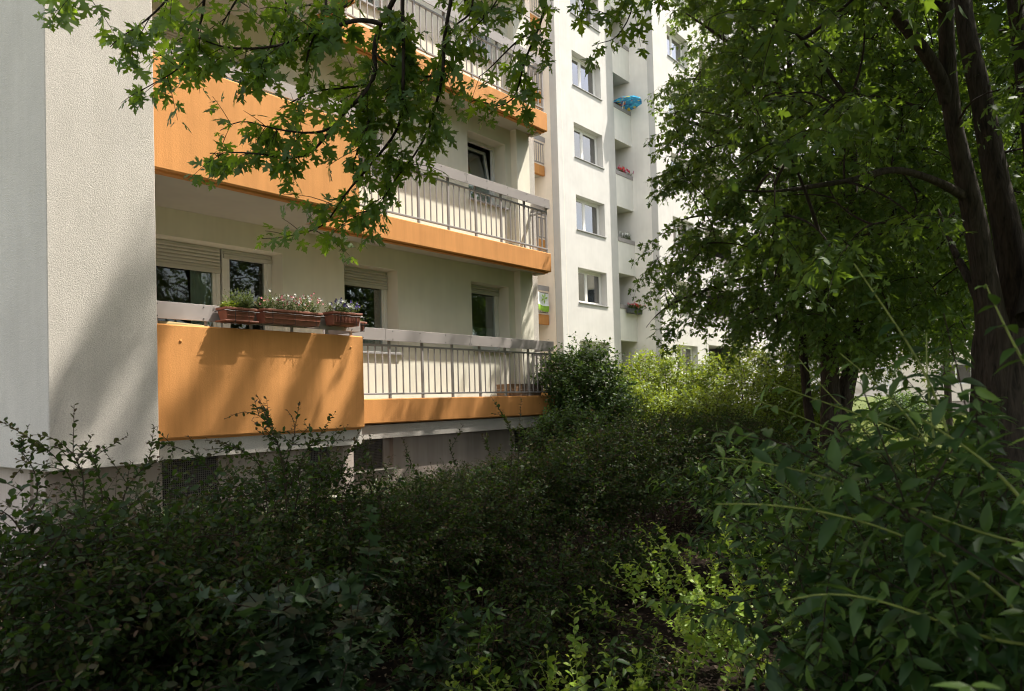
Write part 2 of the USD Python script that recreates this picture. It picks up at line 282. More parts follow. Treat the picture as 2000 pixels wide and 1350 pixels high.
# ------------------------------------------------------------------ building pieces
def wall_with_holes(x0, x1, z0, z1, holes, y0, y1):
    """a wall in the plane of the facade, y0 (outside) to y1, with rectangular openings (x0, x1, z0, z1)"""
    poly = shapely.box(x0, z0, x1, z1)
    for h in holes: poly = poly.difference(shapely.box(h[0], h[2], h[1], h[3]))
    out = MB()
    for g in getattr(poly, 'geoms', [poly]):
        m = trimesh.creation.extrude_polygon(g, y1-y0, engine='earcut')
        v = m.vertices; v2 = np.stack([v[:, 0], y0+v[:, 2], v[:, 1]], 1)
        out.add(v2, m.faces[:, ::-1])
    return out
def curtain_sheet(x0, x1, z0, z1, y, amp=0.02, waves=9):
    n = max(12, int(waves*6)); xs = np.linspace(x0, x1, n)
    yy = y+amp*np.sin(np.linspace(0, waves*2*np.pi, n))*(0.7+0.3*np.sin(np.linspace(0, 7, n)))
    v = np.vstack([np.stack([xs, yy, np.full(n, z0)], 1), np.stack([xs, yy*0+y+(yy-y)*0.6, np.full(n, z1)], 1)])
    i = np.arange(n-1)
    return (v, np.stack([i, i+1, n+i+1, n+i], 1))
def make_window(parent, x0, x1, z0, z1, y, sashes=2, shutter=0.0, sill_y=None, curtains=(), fw=0.06, room=1.4, tilt=None, sill_ext=0.05, dense=True):
    """one window: frame, panes, roller shutter slats, sill, curtain; y = outer face of the frame"""
    w = thing('window', parent=parent)
    fr = MB(); d = 0.07
    fr.box(x0, x0+fw, y, y+d, z0, z1, 0.004 if dense else 0); fr.box(x1-fw, x1, y, y+d, z0, z1, 0.004 if dense else 0)
    fr.box(x0+fw, x1-fw, y+0.002, y+d-0.002, z1-fw, z1-0.001); fr.box(x0+fw, x1-fw, y+0.002, y+d-0.002, z0+0.001, z0+fw)
    cuts = list(np.linspace(x0+fw, x1-fw, sashes+1)) if not isinstance(sashes, (list, tuple)) else [x0+fw]+list(sashes)+[x1-fw]
    for c in cuts[1:-1]: fr.box(c-fw*0.55, c+fw*0.55, y+0.001, y+d-0.001, z0+fw, z1-fw)
    part('frame', fr, 'window_plastic', w)
    ztop = z1-fw-shutter
    for k in range(len(cuts)-1):
        a, b = cuts[k]+(fw*0.55 if k else 0), cuts[k+1]-(fw*0.55 if k < len(cuts)-2 else 0)
        s = 0.045
        sa = MB(); zt = z1-fw-0.004
        sa.box(a, a+s, y+0.012, y+d-0.01, z0+fw, zt); sa.box(b-s, b, y+0.012, y+d-0.01, z0+fw, zt)
        sa.box(a+s, b-s, y+0.014, y+d-0.012, zt-s, zt); sa.box(a+s, b-s, y+0.014, y+d-0.012, z0+fw, z0+fw+s)
        sv, sf = sa.get(); pv, pf = MB().box(a+s, b-s, y+0.03, y+0.036, z0+fw+s, zt-s).get()
        if tilt == k:
            ang = math.radians(9); base = np.array([0, y+0.04, z0+fw])
            R = np.array([[1, 0, 0], [0, math.cos(ang), math.sin(ang)], [0, -math.sin(ang), math.cos(ang)]])
            sv = (sv-base)@R.T+base; pv = (pv-base)@R.T+base
        part('sash', (sv, sf), 'window_plastic', w); part('pane', (pv, pf), 'glass' if dense else 'coated_glass', w)
    if shutter > 0:
        h = 0.045; nsl = max(1, int(round(shutter/h)))
        for k in range(nsl):
            zt = z1-fw*0.4-k*h
            sl = MB(); prof = [(-0.012, 0), (-0.022, 0.012), (-0.024, 0.026), (-0.014, h-0.004), (0, h-0.004), (0, 0)]
            v = np.array([[x, y+p[0]-0.004, zt-p[1]] for x in (x0+0.012, x1-0.012) for p in prof]); m = len(prof)
            q = [[i, (i+1) % m, m+(i+1) % m, m+i] for i in range(m)]
            sl.add(v, q); part('shutter_slat', sl, 'shutter_plastic', w)
        part('shutter_rail', MB().box(x0+0.012, x1-0.012, y-0.03, y-0.004, z1-fw*0.4-nsl*h-0.05, z1-fw*0.4-nsl*h), 'shutter_plastic', w)
    if sill_y is not None:
        part('sill', MB().box(x0-sill_ext*0.2, x1+sill_ext, sill_y-0.045, y+0.01, z0-0.045, z0-0.012, 0.003), 'sill_metal', w)
    for (a, b, c0, c1, mt, wv) in curtains:
        part('curtain', curtain_sheet(a, b, c0, c1, y+(0.10 if dense else 0.082), 0.012, wv), mt, w)
    return w

# ================================================================== main apartment building
YP, YR, YB, YF = 7.60, 8.54, 9.08, 9.34      # parapet face, right balconies, back wall, window frames
bld = thing('apartment_building', 'cream apartment block with orange balcony slabs and grey railings', 'building', loc=(0, 0, 0))
ZW = EYE-0.516                                # underside of the rendered storeys
TOP = 14.4
part('pier', MB().box(2.585, 3.56, 7.30, 9.60, ZW, TOP, 0.008), 'stucco_coarse', bld)
part('end_wall', MB().box(2.60, 2.95, 9.602, 21.0, ZW+0.002, TOP-0.01), 'stucco_coarse', bld)
levels = range(0, 4)
holes = []
for k in range(0, 4):
    dz = 2.8*k+EYE
    holes += [(3.60, 6.22, -0.10+dz, 2.17+dz), (7.31, 8.41, 0.84+dz, 2.19+dz), (10.225, 11.315, 0.96+dz, 2.21+dz)]
part('back_wall', wall_with_holes(3.562, 11.50, ZW+0.2, TOP, holes, YB, YB+0.34), 'plaster', bld)
part('pilaster', MB().box(11.50, 11.905, 8.93, 9.42, ZW+0.2, TOP-0.02, 0.004), 'plaster', bld)
part('corner_wall', MB().box(11.908, 12.19, 9.02, 21.0, ZW+0.002, TOP-0.03), 'stucco_coarse', bld)
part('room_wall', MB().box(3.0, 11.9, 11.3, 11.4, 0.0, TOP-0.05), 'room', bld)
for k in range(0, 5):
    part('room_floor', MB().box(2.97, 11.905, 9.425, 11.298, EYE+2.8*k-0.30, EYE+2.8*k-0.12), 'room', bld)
part('roof', MB().box(2.50, 12.3, 7.2, 21.2, TOP+0.004, TOP+0.25), 'plinth_render', bld)
def railing_right(k):
    z = EYE+2.8*k; r = thing('railing', parent=bld)
    y = YR+0.03
    xs0, xs1 = 6.47, 11.91
    part('top_rail', MB().box(xs0, xs1+0.02, y-0.02, y+0.02, z+0.875, z+0.905, 0.003), 'rail_paint', r)
    part('bottom_rail', MB().box(xs0, xs1+0.02, y-0.02, y+0.02, z+0.140, z+0.168, 0.003), 'rail_paint', r)
    part('side_top_rail', MB().box(xs1-0.02, xs1+0.018, y+0.022, 8.99, z+0.875, z+0.905), 'rail_paint', r)
    part('side_bottom_rail', MB().box(xs1-0.02, xs1+0.018, y+0.022, 8.99, z+0.140, z+0.168), 'rail_paint', r)
    i = 0; x = xs1
    while x > xs0:
        if i % 5 == 0:
            part('post', MB().box(x-0.018, x+0.018, y-0.017, y+0.017, z+0.06, z+1.06), 'rail_paint', r)
        else:
            part('baluster', MB().box(x-0.0085, x+0.0085, y-0.0085, y+0.0085, z+0.166, z+0.877), 'rail_paint', r)
        x -= 0.1394; i += 1
    for yy in (y+0.11, y+0.22, y+0.33):
        part('baluster', MB().box(xs1-0.009, xs1+0.008, yy-0.0085, yy+0.0085, z+0.166, z+0.877), 'rail_paint', r)
    part('post', MB().box(xs1-0.017, xs1+0.017, 8.95, 8.985, z+0.06, z+1.06), 'rail_paint', r)
    seams = [6.47, 7.62, 9.53, 11.985]
    for a, b in zip(seams[:-1], seams[1:]):
        part('board_panel', MB().box(a+0.002, b-0.002, y-0.055, y-0.042, z+0.957, z+1.135, 0.002), 'board_paint', r)
    part('side_board_panel', MB().box(11.972, 11.985, y-0.041, 8.99, z+0.957, z+1.135, 0.002), 'board_paint', r)
    sc = MB()
    for x in np.r_[np.arange(6.6, 11.9, 0.58), 9.50, 9.56]:
        for zz in (0.985, 1.108):
            c = trimesh.creation.cylinder(0.0075, 0.006, sections=8); c.apply_transform(trimesh.transformations.rotation_matrix(np.pi/2, [1, 0, 0])); c.apply_translation([x, y-0.057, z+zz]); sc.tm(c)
    part('screw_heads', sc, 'screw_steel', r)
def railing_left(k):
    z = EYE+2.8*k; r = thing('railing', parent=bld)
    y = YP+0.12
    for a, b in ((3.57, 5.03), (5.034, 6.44)):
        part('board_panel', MB().box(a, b, y-0.03, y-0.017, z+0.957, z+1.137, 0.002), 'board_paint', r)
    part('side_board_panel', MB().box(6.425, 6.438, y-0.016, 8.42, z+0.957, z+1.137, 0.002), 'board_paint', r)
    for x in (3.75, 4.3, 4.85, 5.40, 5.92, 6.30):
        part('post', MB().box(x-0.012, x+0.012, y-0.0165, y+0.012, z+0.86, z+1.09), 'rail_paint', r)
    part('top_rail', MB().box(3.57, 6.35, y-0.010, y+0.014, z+1.060, z+1.085), 'rail_paint', r)
    sc = MB()
    for x in np.arange(3.75, 6.35, 0.51):
        for zz in (0.984, 1.11):
            c = trimesh.creation.cylinder(0.0075, 0.006, sections=8); c.apply_transform(trimesh.transformations.rotation_matrix(np.pi/2, [1, 0, 0])); c.apply_translation([x, y-0.032, z+zz]); sc.tm(c)
    part('screw_heads', sc, 'screw_steel', r)
for k in range(0, 4):
    z = EYE+2.8*k
    bz = -0.299
    # left loggia: tall orange parapet, its side return, floor slab behind
    part('parapet', MB().box(3.50, 6.412, YP, YP+0.14, z+bz, z+0.893, 0.015), 'orange_render', bld)
    for ax, az in ((4.90, -.02), (3.95, .72), (6.2, .74)):
        c = trimesh.creation.icosphere(1, .016); c.apply_scale([1, .5, 1]); c.apply_translation([ax, YP-.002, z+az]); part('anchor_cap', (c.vertices, c.faces), 'orange_render', bld, smooth=True)
    part('side_parapet', MB().box(6.270, 6.410, YP+0.142, 8.53, z+bz+0.004, z+0.885, 0.01), 'orange_render', bld)
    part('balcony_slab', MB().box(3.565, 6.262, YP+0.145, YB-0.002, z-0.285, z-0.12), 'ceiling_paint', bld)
    part('drip_edge', MB().box(3.565, 6.38, YP+0.05, YP+0.138, z+bz-0.022, z+bz+0.002), 'orange_render', bld)
    # right balcony: low orange edge beam and shallow slab
    part('edge_beam', MB().box(6.415, 12.02, YR, YR+0.13, z-0.287, z+0.083, 0.014), 'orange_render', bld)
    part('side_beam', MB().box(11.90, 12.018, YR+0.132, 9.018, z-0.280, z+0.078, 0.01), 'orange_render' if k else 'orange_render', bld)
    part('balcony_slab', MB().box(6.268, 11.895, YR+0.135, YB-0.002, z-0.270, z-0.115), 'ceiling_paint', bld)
    part('drip_edge', MB().box(6.415, 11.97, YR+0.05, YR+0.128, z-0.310, z-0.284), 'orange_render', bld)
    part('slab_rim', MB().box(11.90, 11.99, YR+0.14, 8.925, z-0.318, z-0.282), 'ceiling_paint', bld)
    railing_left(k); railing_right(k)
    # windows
    cur0 = [(5.05, 5.34, 0.05+z, 2.05+z, 'curtain_green', 4)] if k == 0 else [(3.7, 4.4, 0.05+z, 2.05+z, 'curtain_cloth', 6)]
    make_window(bld, 3.62, 5.42, 0.55+z, 2.165+z, YF, sashes=1, shutter=0.27 if k == 0 else 0.14, curtains=cur0)
    part('window_spandrel', MB().box(3.602, 5.44, YF+0.003, YF+0.08, z-0.098, z+0.545), 'plaster', bld)
    make_window(bld, 5.45, 6.218, -0.098+z, 2.165+z, YF, sashes=1, shutter=0.06, fw=0.07, curtains=[(5.6, 6.1, z, z+2.0, 'curtain_green', 5)] if k == 1 else ())
    make_window(bld, 7.312, 8.405, 0.842+z, 2.188+z, YF, sashes=1, shutter=[0.225, 0.1, 0.3, 0][k], sill_y=YB, sill_ext=0.05, curtains=[(7.4, 8.3, 0.86+z, 1.25+z, 'curtain_green', 12)])
    make_window(bld, 10.227, 11.312, 0.962+z, 2.208+z, YF, sashes=1, shutter=[0.09, 0, 0.0, 0.2][k], sill_y=YB, tilt=0 if k in (1, 2) else None, curtains=[(10.3, 11.25, 0.98+z, 1.42+z, 'curtain_green', 14)])
# white band under the ground floor and the recessed plinth
part('base_band', MB().box(3.562, 6.40, YP+0.055, YP+0.40, ZW, EYE-0.302, 0.004), 'stucco_coarse', bld)
part('base_band', MB().box(6.402, 12.0, YR+0.05, YR+0.50, ZW-0.002, EYE-0.290, 0.004), 'stucco_coarse', bld)
YPL, YPR = 7.86, 8.74
vents = [(3.86, 4.68, 'l'), (5.72, 6.24, 'l'), (6.98, 7.92, 'r'), (10.95, 11.62, 'r')]
hl = [(a, b, 0.42, ZW-0.01) for a, b, s in vents if s == 'l']; hr = [(a, b, 0.60, ZW-0.01) for a, b, s in vents if s == 'r']
part('plinth', wall_with_holes(2.75, 6.42, -0.1, ZW-0.004, hl, YPL, YPL+0.3), 'plinth_render', bld)
part('plinth', wall_with_holes(6.423, 11.93, -0.1, ZW-0.006, hr, YPR, YPR+0.3), 'plinth_render', bld)
part('side_plinth', MB().box(2.72, 3.0, YPL+0.302, 20.9, -0.1, ZW), 'plinth_render', bld)
part('side_plinth', MB().box(11.70, 11.93, YPR+0.302, 20.9, -0.1, ZW), 'plinth_render', bld)
for a, b, s in vents:
    z0, z1, y = (0.42, ZW-0.012, YPL+0.10) if s == 'l' else (0.60, ZW-0.012, YPR+0.09)
    v = thing('cellar_vent', parent=bld)
    part('back_panel', MB().box(a, b, y+0.08, y+0.09, z0, z1), 'vent_dark', v)
    part('frame', MB().box(a, a+0.02, y-0.01, y+0.02, z0, z1).box(b-0.13, b, y-0.01, y+0.03, z0, z1).box(a+0.02, b-0.13, y-0.01, y+0.02, z0, z0+0.02), 'plinth_render', v)
    g = MB()
    if b < 10:
        for x in np.arange(a+0.02, b-0.13, 0.024): g.box(x-0.003, x+0.003, y-0.003, y+0.003, z0+0.02, z1)
        for zz in np.arange(z0+0.03, z1, 0.024): g.box(a+0.02, b-0.13, y+0.0032, y+0.009, zz-0.003, zz+0.003)
        part('wire_grille', g, 'vent_wire', v)
    else:
        for zz in np.arange(z0+0.03, z1, 0.03):
            part('louvre', MB().box(a+0.02, b-0.13, y-0.004, y+0.02, zz-0.006, zz+0.006), 'vent_wire', v)
    part('sill', MB().box(a-0.0, b, y-0.15, y-0.012, z0-0.001, z0+0.012), 'ceiling_paint', v)

# ================================================================== far wing: small balconies and the white tower
tower = thing('apartment_tower', 'tall white apartment tower with recessed balconies and square windows', 'building')
YT, YT2 = 15.7, 14.55
XE = float(ony(1000+945/3.97, 330+375/3.97, YT)[0])
ZT = 26.0
z0s = [EYE+0.89+2.8*k-0.0 for k in range(0, 8)]
wx = [(23.83, 25.90)]
# bay A: front wall with one column of windows
part('wall', wall_with_holes(22.72, 26.88, 0.35, ZT, [(23.83, 25.90, z, z+1.33) for z in z0s], YT, YT+0.30), 'tower_white', tower)
part('side_wall', MB().box(22.70, 22.99, YT+0.302, 30.0, 0.35, ZT-0.01), 'tower_beige', tower)
part('wall_joint', MB().box(23.03, 23.045, YT-0.002, YT+0.004, 0.36, ZT-0.02), 'tower_beige', tower)
# step forward: bay B
BX = XE
segs = [(BX, YT2)]
part('step_wall', MB().box(BX, BX+0.30, YT2+0.302, YT+3.2, 0.35, ZT-0.01), 'tower_white_lifted', tower)
cols = [(BX+1.35, BX+3.42), (BX+11.5, BX+13.5), (BX+19.0, BX+21.0)]
logs = [(BX+4.6, BX+8.4), (BX+14.8, BX+17.4)]
holesB = []
for a, b in cols: holesB += [(a, b, z, z+1.33) for z in z0s]
for a, b in logs: holesB += [(a, b, z-0.05, z+1.45) for z in z0s]
part('wall', wall_with_holes(BX, BX+26, 0.35, ZT, holesB, YT2, YT2+0.30), 'tower_white', tower)
# loggia of bay A between x=26.88 and the step
LX0, LX1 = 26.88, BX
part('loggia_side_wall', MB().box(LX0-0.25, LX0, YT+0.302, YT+2.2, 0.35, ZT-0.02), 'tower_white_lifted', tower)
part('loggia_back_wall', MB().box(LX0-0.25, LX1+0.298, YT+2.203, YT+2.4, 0.35, ZT-0.02), 'tower_white_lifted', tower)
for z in z0s:
    part('loggia_parapet', MB().box(LX0+0.003, LX1-0.003, YT+0.004, YT+0.14, z-0.98-0.35, z+0.0), 'tower_white_lifted', tower)
    part('loggia_floor', MB().box(LX0+0.003, LX1-0.003, YT+0.143, YT+2.2, z-1.30, z-1.10), 'tower_white_lifted', tower)
    part('parapet_board', MB().box(LX0+0.004, LX1-0.004, YT-0.02, YT+0.10, z+0.003, z+0.17, 0.004), 'board_paint', tower)
for a, b in logs:
    for z in z0s:
        part('loggia_back_wall', MB().box(a-0.2, b+0.2, YT2+1.8, YT2+1.9, z-1.1, z+1.5), 'tower_beige', tower)
        part('loggia_floor', MB().box(a-0.2, b+0.2, YT2+0.302, YT2+1.8, z-1.3, z-1.1), 'tower_white', tower)
        part('parapet_board', MB().box(a+0.004, b-0.004, YT2-0.02, YT2+0.10, z-0.05, z+0.12, 0.004), 'board_paint', tower)
rr = random.Random(4)
for a, b in wx:
    for i, z in enumerate(z0s):
        m = (a+b)/2
        pick = [('curtain_cloth', 'curtain_grey'), ('room', 'room'), ('curtain_grey', 'curtain_cloth'), ('curtain_cloth', 'curtain_grey'), ('curtain_cloth', 'curtain_grey'), ('curtain_cloth', 'curtain_cloth'), ('curtain_cloth', 'curtain_grey'), ('curtain_cloth', 'curtain_cloth')][i]
        cur = [(a+0.08, m-0.04, z+0.06, z+1.25, pick[0], 7), (m+0.04, b-0.08, z+0.06, z+1.25, pick[1], 7)]
        make_window(tower, a+0.002, b-0.002, z+0.002, z+1.328, YT+0.27, sashes=[a+0.96], sill_y=YT, curtains=cur if pick[0] != 'room' else cur[:0], fw=0.07, dense=False)
for a, b in cols:
    for i, z in enumerate(z0s):
        m = (a+b)/2
        cur = [(a+0.08, m-0.04, z+0.06, z+1.25, rr.choice(['curtain_cloth', 'curtain_grey']), 7), (m+0.04, b-0.08, z+0.06, z+1.25, rr.choice(['curtain_cloth', 'curtain_grey']), 7)]
        make_window(tower, a+0.002, b-0.002, z+0.002, z+1.328, YT2+0.27, sashes=[a+0.96], sill_y=YT2, curtains=cur, fw=0.07, dense=False, tilt=1 if i == 4 and a == cols[0][0] else None)
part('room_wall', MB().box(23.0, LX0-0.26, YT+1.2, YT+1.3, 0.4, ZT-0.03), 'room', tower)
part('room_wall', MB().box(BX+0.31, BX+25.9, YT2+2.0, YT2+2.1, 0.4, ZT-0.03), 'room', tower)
part('plinth', MB().box(22.76, LX1, YT+0.05, YT+0.32, -0.1, 0.348), 'plinth_render', tower)
part('plinth', MB().box(BX+0.05, BX+25.9, YT2+0.05, YT2+0.32, -0.1, 0.348), 'plinth_render', tower)
part('roof', MB().box(22.6, BX+26.1, YT2-0.1, 30.1, ZT+0.004, ZT+0.3), 'plinth_render', tower)

wing = thing('connecting_wing', 'recessed cream wing with small orange balconies between block and white tower', 'building')
part('wall', MB().box(12.195, 22.69, 17.4, 17.7, -0.1, 20.0), 'tower_beige', wing)
part('roof', MB().box(12.195, 22.69, 17.3, 30, 20.004, 20.2), 'plinth_render', wing)
YW = 16.28
for k in range(0, 6):
    z = EYE+2.8*k+0.02
    part('edge_beam', MB().box(18.6, 22.66, YW, YW+0.14, z-0.287+0.25, z+0.083+0.25, 0.014), 'orange_render', wing)
    part('balcony_slab', MB().box(18.6, 22.65, YW+0.145, 17.39, z-0.02, z+0.14), 'ceiling_paint', wing)
    r = thing('railing', parent=wing); zz = z+0.25
    part('top_rail', MB().box(18.6, 22.6, YW-0.02, YW+0.02, zz+0.86, zz+0.90), 'rail_paint', r)
    part('bottom_rail', MB().box(18.6, 22.6, YW-0.02, YW+0.02, zz+0.14, zz+0.17), 'rail_paint', r)
    for x in np.arange(20.2, 22.6, 0.139):
        part('baluster', MB().box(x-0.011, x+0.011, YW-0.011, YW+0.011, zz+0.16, zz+0.87), 'rail_paint', r)
    part('board_panel', MB().box(18.6, 22.63, YW-0.06, YW-0.045, zz+0.95, zz+1.14), 'board_paint', r)

# far block across the lawn
far = thing('far_building', 'distant low beige building with dark plinth across the lawn', 'building')
fx = 58.0
fz0 = [1.9+2.8*k for k in range(5)]
def turned(mb):      # facade frame -> faces -x at x=fx
    v, f = mb.get() if isinstance(mb, MB) else mb
    return np.stack([fx+v[:, 1], v[:, 0], v[:, 2]], 1), np.asarray(f)[:, ::-1]
fh = [(a, a+1.9, z, z+1.35) for a in np.arange(-18, 18, 4.2) for z in fz0]
part('wall', turned(wall_with_holes(-20, 11.5, 0.75, 16, fh, 0, 0.3)), 'tower_beige', far)
part('plinth', MB().box(fx+0.06, fx+0.3, -20, 11.4, -0.1, 0.748), 'plinth_render', far)
part('end_wall', MB().box(fx+0.302, fx+12, 11.2, 11.5, 0.75, 16), 'tower_white', far)
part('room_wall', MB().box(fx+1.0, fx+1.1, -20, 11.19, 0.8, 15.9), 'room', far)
for a, b, c, d in fh:
    v, f = MB().box(a, b, 0.18, 0.2, c, d).get(); w = thing('window', parent=far)
    part('pane', turned((v, np.vstack([f]))), 'glass', w)
    fr = MB().box(a, a+.08, .12, .18, c, d).box(b-.08, b, .12, .18, c, d).box(a+.08, b-.08, .12, .18, c, c+.08).box(a+.08, b-.08, .12, .18, d-.08, d).box(a+.9, a+1.0, .12, .18, c+.08, d-.08)
    part('frame', turned(fr), 'window_plastic', w)
part('roof', MB().box(fx-0.2, fx+12.2, -20.2, 11.7, 16.004, 16.3), 'plinth_render', far)

# ================================================================== foliage tools
def compact(v, f):
    u, inv = np.unique(f, return_inverse=True)
    return np.asarray(v)[u], inv.reshape(np.shape(f))
def tmpl_fold(stations, widths, fold=0.18, curl=0.25):
    """blade leaf along +y, length 1: spine and two edges"""
    V, Fc = [], []
    for t, w in zip(stations, widths):
        zc = -curl*t*t
        V += [[-w, t, zc+fold*w], [0, t, zc], [w, t, zc+fold*w]]
    for i in range(len(stations)-1):
        a, b = 3*i, 3*i+3
        for o in (0, 1):
            Fc += [[a+o, a+o+1, b+o+1], [a+o, b+o+1, b+o]]
    V = np.array(V, float); Fc = np.array(Fc)
    m = trimesh.Trimesh(V, Fc, process=False); m.merge_vertices(merge_norm=True, merge_tex=True)
    return compact(np.array(m.vertices), np.array(m.faces[m.area_faces > 1e-7]))
LANCE = tmpl_fold([0, 0.16, 0.42, 0.72, 1.0], [0.0, 0.12, 0.19, 0.125, 0.0], 0.30, 0.30)
OVAL = tmpl_fold([0, 0.30, 0.72, 1.0], [0.0, 0.25, 0.27, 0.0], 0.25, 0.12)
OVAL_S = (np.array([[0, 0, 0], [-0.30, 0.55, 0.07], [0, 0.5, 0.0], [0.30, 0.55, 0.07], [0, 1.0, -0.10]]), np.array([[0, 2, 1], [0, 3, 2], [1, 2, 4], [2, 3, 4]]))
def outline_leaf(half, curl=(0.22, 0.18)):
    h = np.array(half, float); full = np.vstack([h, h[-2:0:-1]*[-1, 1]])
    pl = Polygon(full)
    v, f = trimesh.creation.triangulate_polygon(pl, engine='earcut')
    v = np.asarray(v)
    z = -curl[0]*np.abs(v[:, 0])**1.5-curl[1]*v[:, 1]**2
    return compact(np.c_[v, z], np.asarray(f))
MAPLE = outline_leaf([(0, 0), (0.10, 0.02), (0.30, -0.09), (0.27, 0.02), (0.40, 0.05), (0.26, 0.12), (0.15, 0.16), (0.30, 0.24), (0.44, 0.25), (0.47, 0.33), (0.64, 0.45), (0.47, 0.45), (0.45, 0.56), (0.33, 0.46), (0.12, 0.34), (0.14, 0.50), (0.29, 0.62), (0.18, 0.66), (0.17, 0.78), (0.07, 0.82), (0, 1.02)])
MAPLE_L = outline_leaf([(0, 0), (0.34, -0.06), (0.15, 0.16), (0.60, 0.42), (0.36, 0.46), (0.13, 0.36), (0.26, 0.64), (0, 1.0)])
MAPLE_F = (np.array([[0, 0, 0], [-0.52, 0.40, -0.08], [-0.14, 0.42, 0], [0, 1.0, -0.18], [0.14, 0.42, 0], [0.52, 0.40, -0.08]]), np.array([[0, 2, 1], [0, 4, 2], [2, 4, 3], [0, 5, 4]]))
IVY = outline_leaf([(0, 0), (0.14, -0.10), (0.40, -0.12), (0.36, 0.08), (0.52, 0.30), (0.58, 0.52), (0.36, 0.46), (0.22, 0.50), (0.18, 0.74), (0, 1.0)])

def unit(a): return a/(np.linalg.norm(a, axis=-1, keepdims=True)+1e-12)
class Leaves:
    def __init__(self): self.p, self.a, self.n, self.s, self.t = [], [], [], [], []
    def add(self, p, a, n, s, tip=0.0):
        p = np.atleast_2d(p); self.p.append(p); self.a.append(np.broadcast_to(a, p.shape)); self.n.append(np.broadcast_to(n, p.shape))
        self.s.append(np.broadcast_to(s, (len(p),))); self.t.append(np.broadcast_to(tip, (len(p),)))
    def arrays(self):
        return [np.concatenate(x) for x in (self.p, self.a, self.n, self.s, self.t)]
def bake(tm, p, a, n, s):
    V, Fc = tm
    a = unit(a); x = unit(np.cross(a, n)); z = np.cross(x, a)
    vv = p[:, None]+s[:, None, None]*(V[None, :, 0, None]*x[:, None]+V[None, :, 1, None]*a[:, None]+V[None, :, 2, None]*z[:, None])
    k = len(V)
    ff = (Fc[None]+(np.arange(len(p))*k)[:, None, None]).reshape(-1, 3)
    return vv.reshape(-1, 3), ff, k
def foliage(parent, lv, tm, mt, rng, name='foliage', big=0, leaf_name='leaf', zfloor=0.01):
    """the leaves of one plant: the 'big' largest in view as parts of their own, the rest as one"""
    p, a, n, s, t = lv.arrays() if isinstance(lv, Leaves) else lv
    ok = (p[:, 2] > zfloor) & (np.linalg.norm(p-CAM, axis=1) > 0.55); p, a, n, s, t = p[ok], a[ok], n[ok], s[ok], t[ok]
    r = np.clip(rng.normal(0.5, 0.22, len(p)), 0, 1)
    if big:
        px, py, d = proj(p); inside = (px > 0) & (px < 2000) & (py > 0) & (py < 1350) & (d > 0.3)
        score = np.where(inside, s/np.maximum(d, 0.3), -1); order = np.argsort(-score)
        sel = order[:big]; sel = sel[score[sel] > 0]
        for q in sel:
            v, f, k = bake(tm, p[q:q+1], a[q:q+1], n[q:q+1], s[q:q+1])
            part(leaf_name, (v, f), mt, parent, smooth=True, pv={'rnd': np.full(k, r[q]), 'tip': np.full(k, t[q])})
        rest = np.setdiff1d(np.arange(len(p)), sel); p, a, n, s, t, r = p[rest], a[rest], n[rest], s[rest], t[rest], r[rest]
    if len(p):
        v, f, k = bake(tm, p, a, n, s)
        part(name, (v, f), mt, parent, smooth=True, kind='stuff', pv={'rnd': np.repeat(r, k), 'tip': np.repeat(t, k)})
    return len(p)
def shoot(rng, base, d, length, n=10, droop=0.5, wob=0.12):
    """an arching stem"""
    p = [np.array(base, float)]; d = unit(np.array(d, float)); st = length/(n-1)
    for i in range(n-1):
        d = unit(d+np.array([0, 0, -droop*st])+rng.normal(0, wob, 3)*st*1.5)
        p.append(p[-1]+d*st)
    return np.array(p)
def leaves_along(rng, L, pts, spacing, size, start=0.1, ang=55, pair=1, upish=0.8, hang=0.0, tipfrom=2.0, end_small=0.6, jit=0.25, petiole=0.0):
    """leaves up a stem in a spiral (pair=1) or opposite pairs (pair=2)"""
    seg = np.linalg.norm(np.diff(pts, axis=0), axis=1); s = np.r_[0, np.cumsum(seg)]; tot = s[-1]
    q = np.arange(start*tot, tot, spacing)
    if len(q) == 0: return
    q = np.clip(q+rng.normal(0, spacing*0.15, len(q)), 0, tot); q = np.repeat(q, pair)
    P = np.stack([np.interp(q, s, pts[:, k]) for k in range(3)], 1)
    tg = unit(np.gradient(pts, axis=0)); T = unit(np.stack([np.interp(q, s, tg[:, k]) for k in range(3)], 1))
    ref = np.where(np.abs(T[:, 2:]) < 0.9, [0, 0, 1.0], [1.0, 0, 0]); A = unit(np.cross(T, ref)); B = np.cross(A, T)
    m = len(q)
    if pair == 1: th = np.arange(m)*2.39996+rng.uniform(0, 6.28)
    else:
        idx = np.repeat(np.arange(m//2), 2); th = idx*(np.pi/2)*0.9+np.tile([0, np.pi], m//2)+rng.uniform(0, 0.8)
    th = th+rng.normal(0, 0.25, m)
    S = np.cos(th)[:, None]*A+np.sin(th)[:, None]*B
    S = unit(S*[1, 1, 0.55])
    an = np.radians(ang+rng.normal(0, 12, m))[:, None]
    ax = unit(T*np.cos(an)+S*np.sin(an)+np.array([0, 0, -hang])+rng.normal(0, jit*0.5, (m, 3)))
    nr = unit(upish*np.array([0, 0, 1.0])+(1-upish)*T+rng.normal(0, jit, (m, 3)))
    fr = q/tot
    sz = size*(1-(1-end_small)*np.clip((fr-0.6)/0.4, 0, 1))*rng.uniform(0.58, 1.22, m)
    tip = np.clip((fr-tipfrom)/(1-tipfrom+1e-6), 0, 1) if tipfrom < 1 else np.zeros(m)
    L.add(P+ax*petiole, ax, nr, sz, np.clip(tip*rng.uniform(0.5, 1.1, m), 0, 1))
def sun_hits(P, Y):
    """where the shadow of P falls on the plane y=Y"""
    t = (Y-P[..., 1])/(-SUN[1]); Q = P-SUN*t[..., None] if np.ndim(P) > 1 else P-SUN*t
    return Q

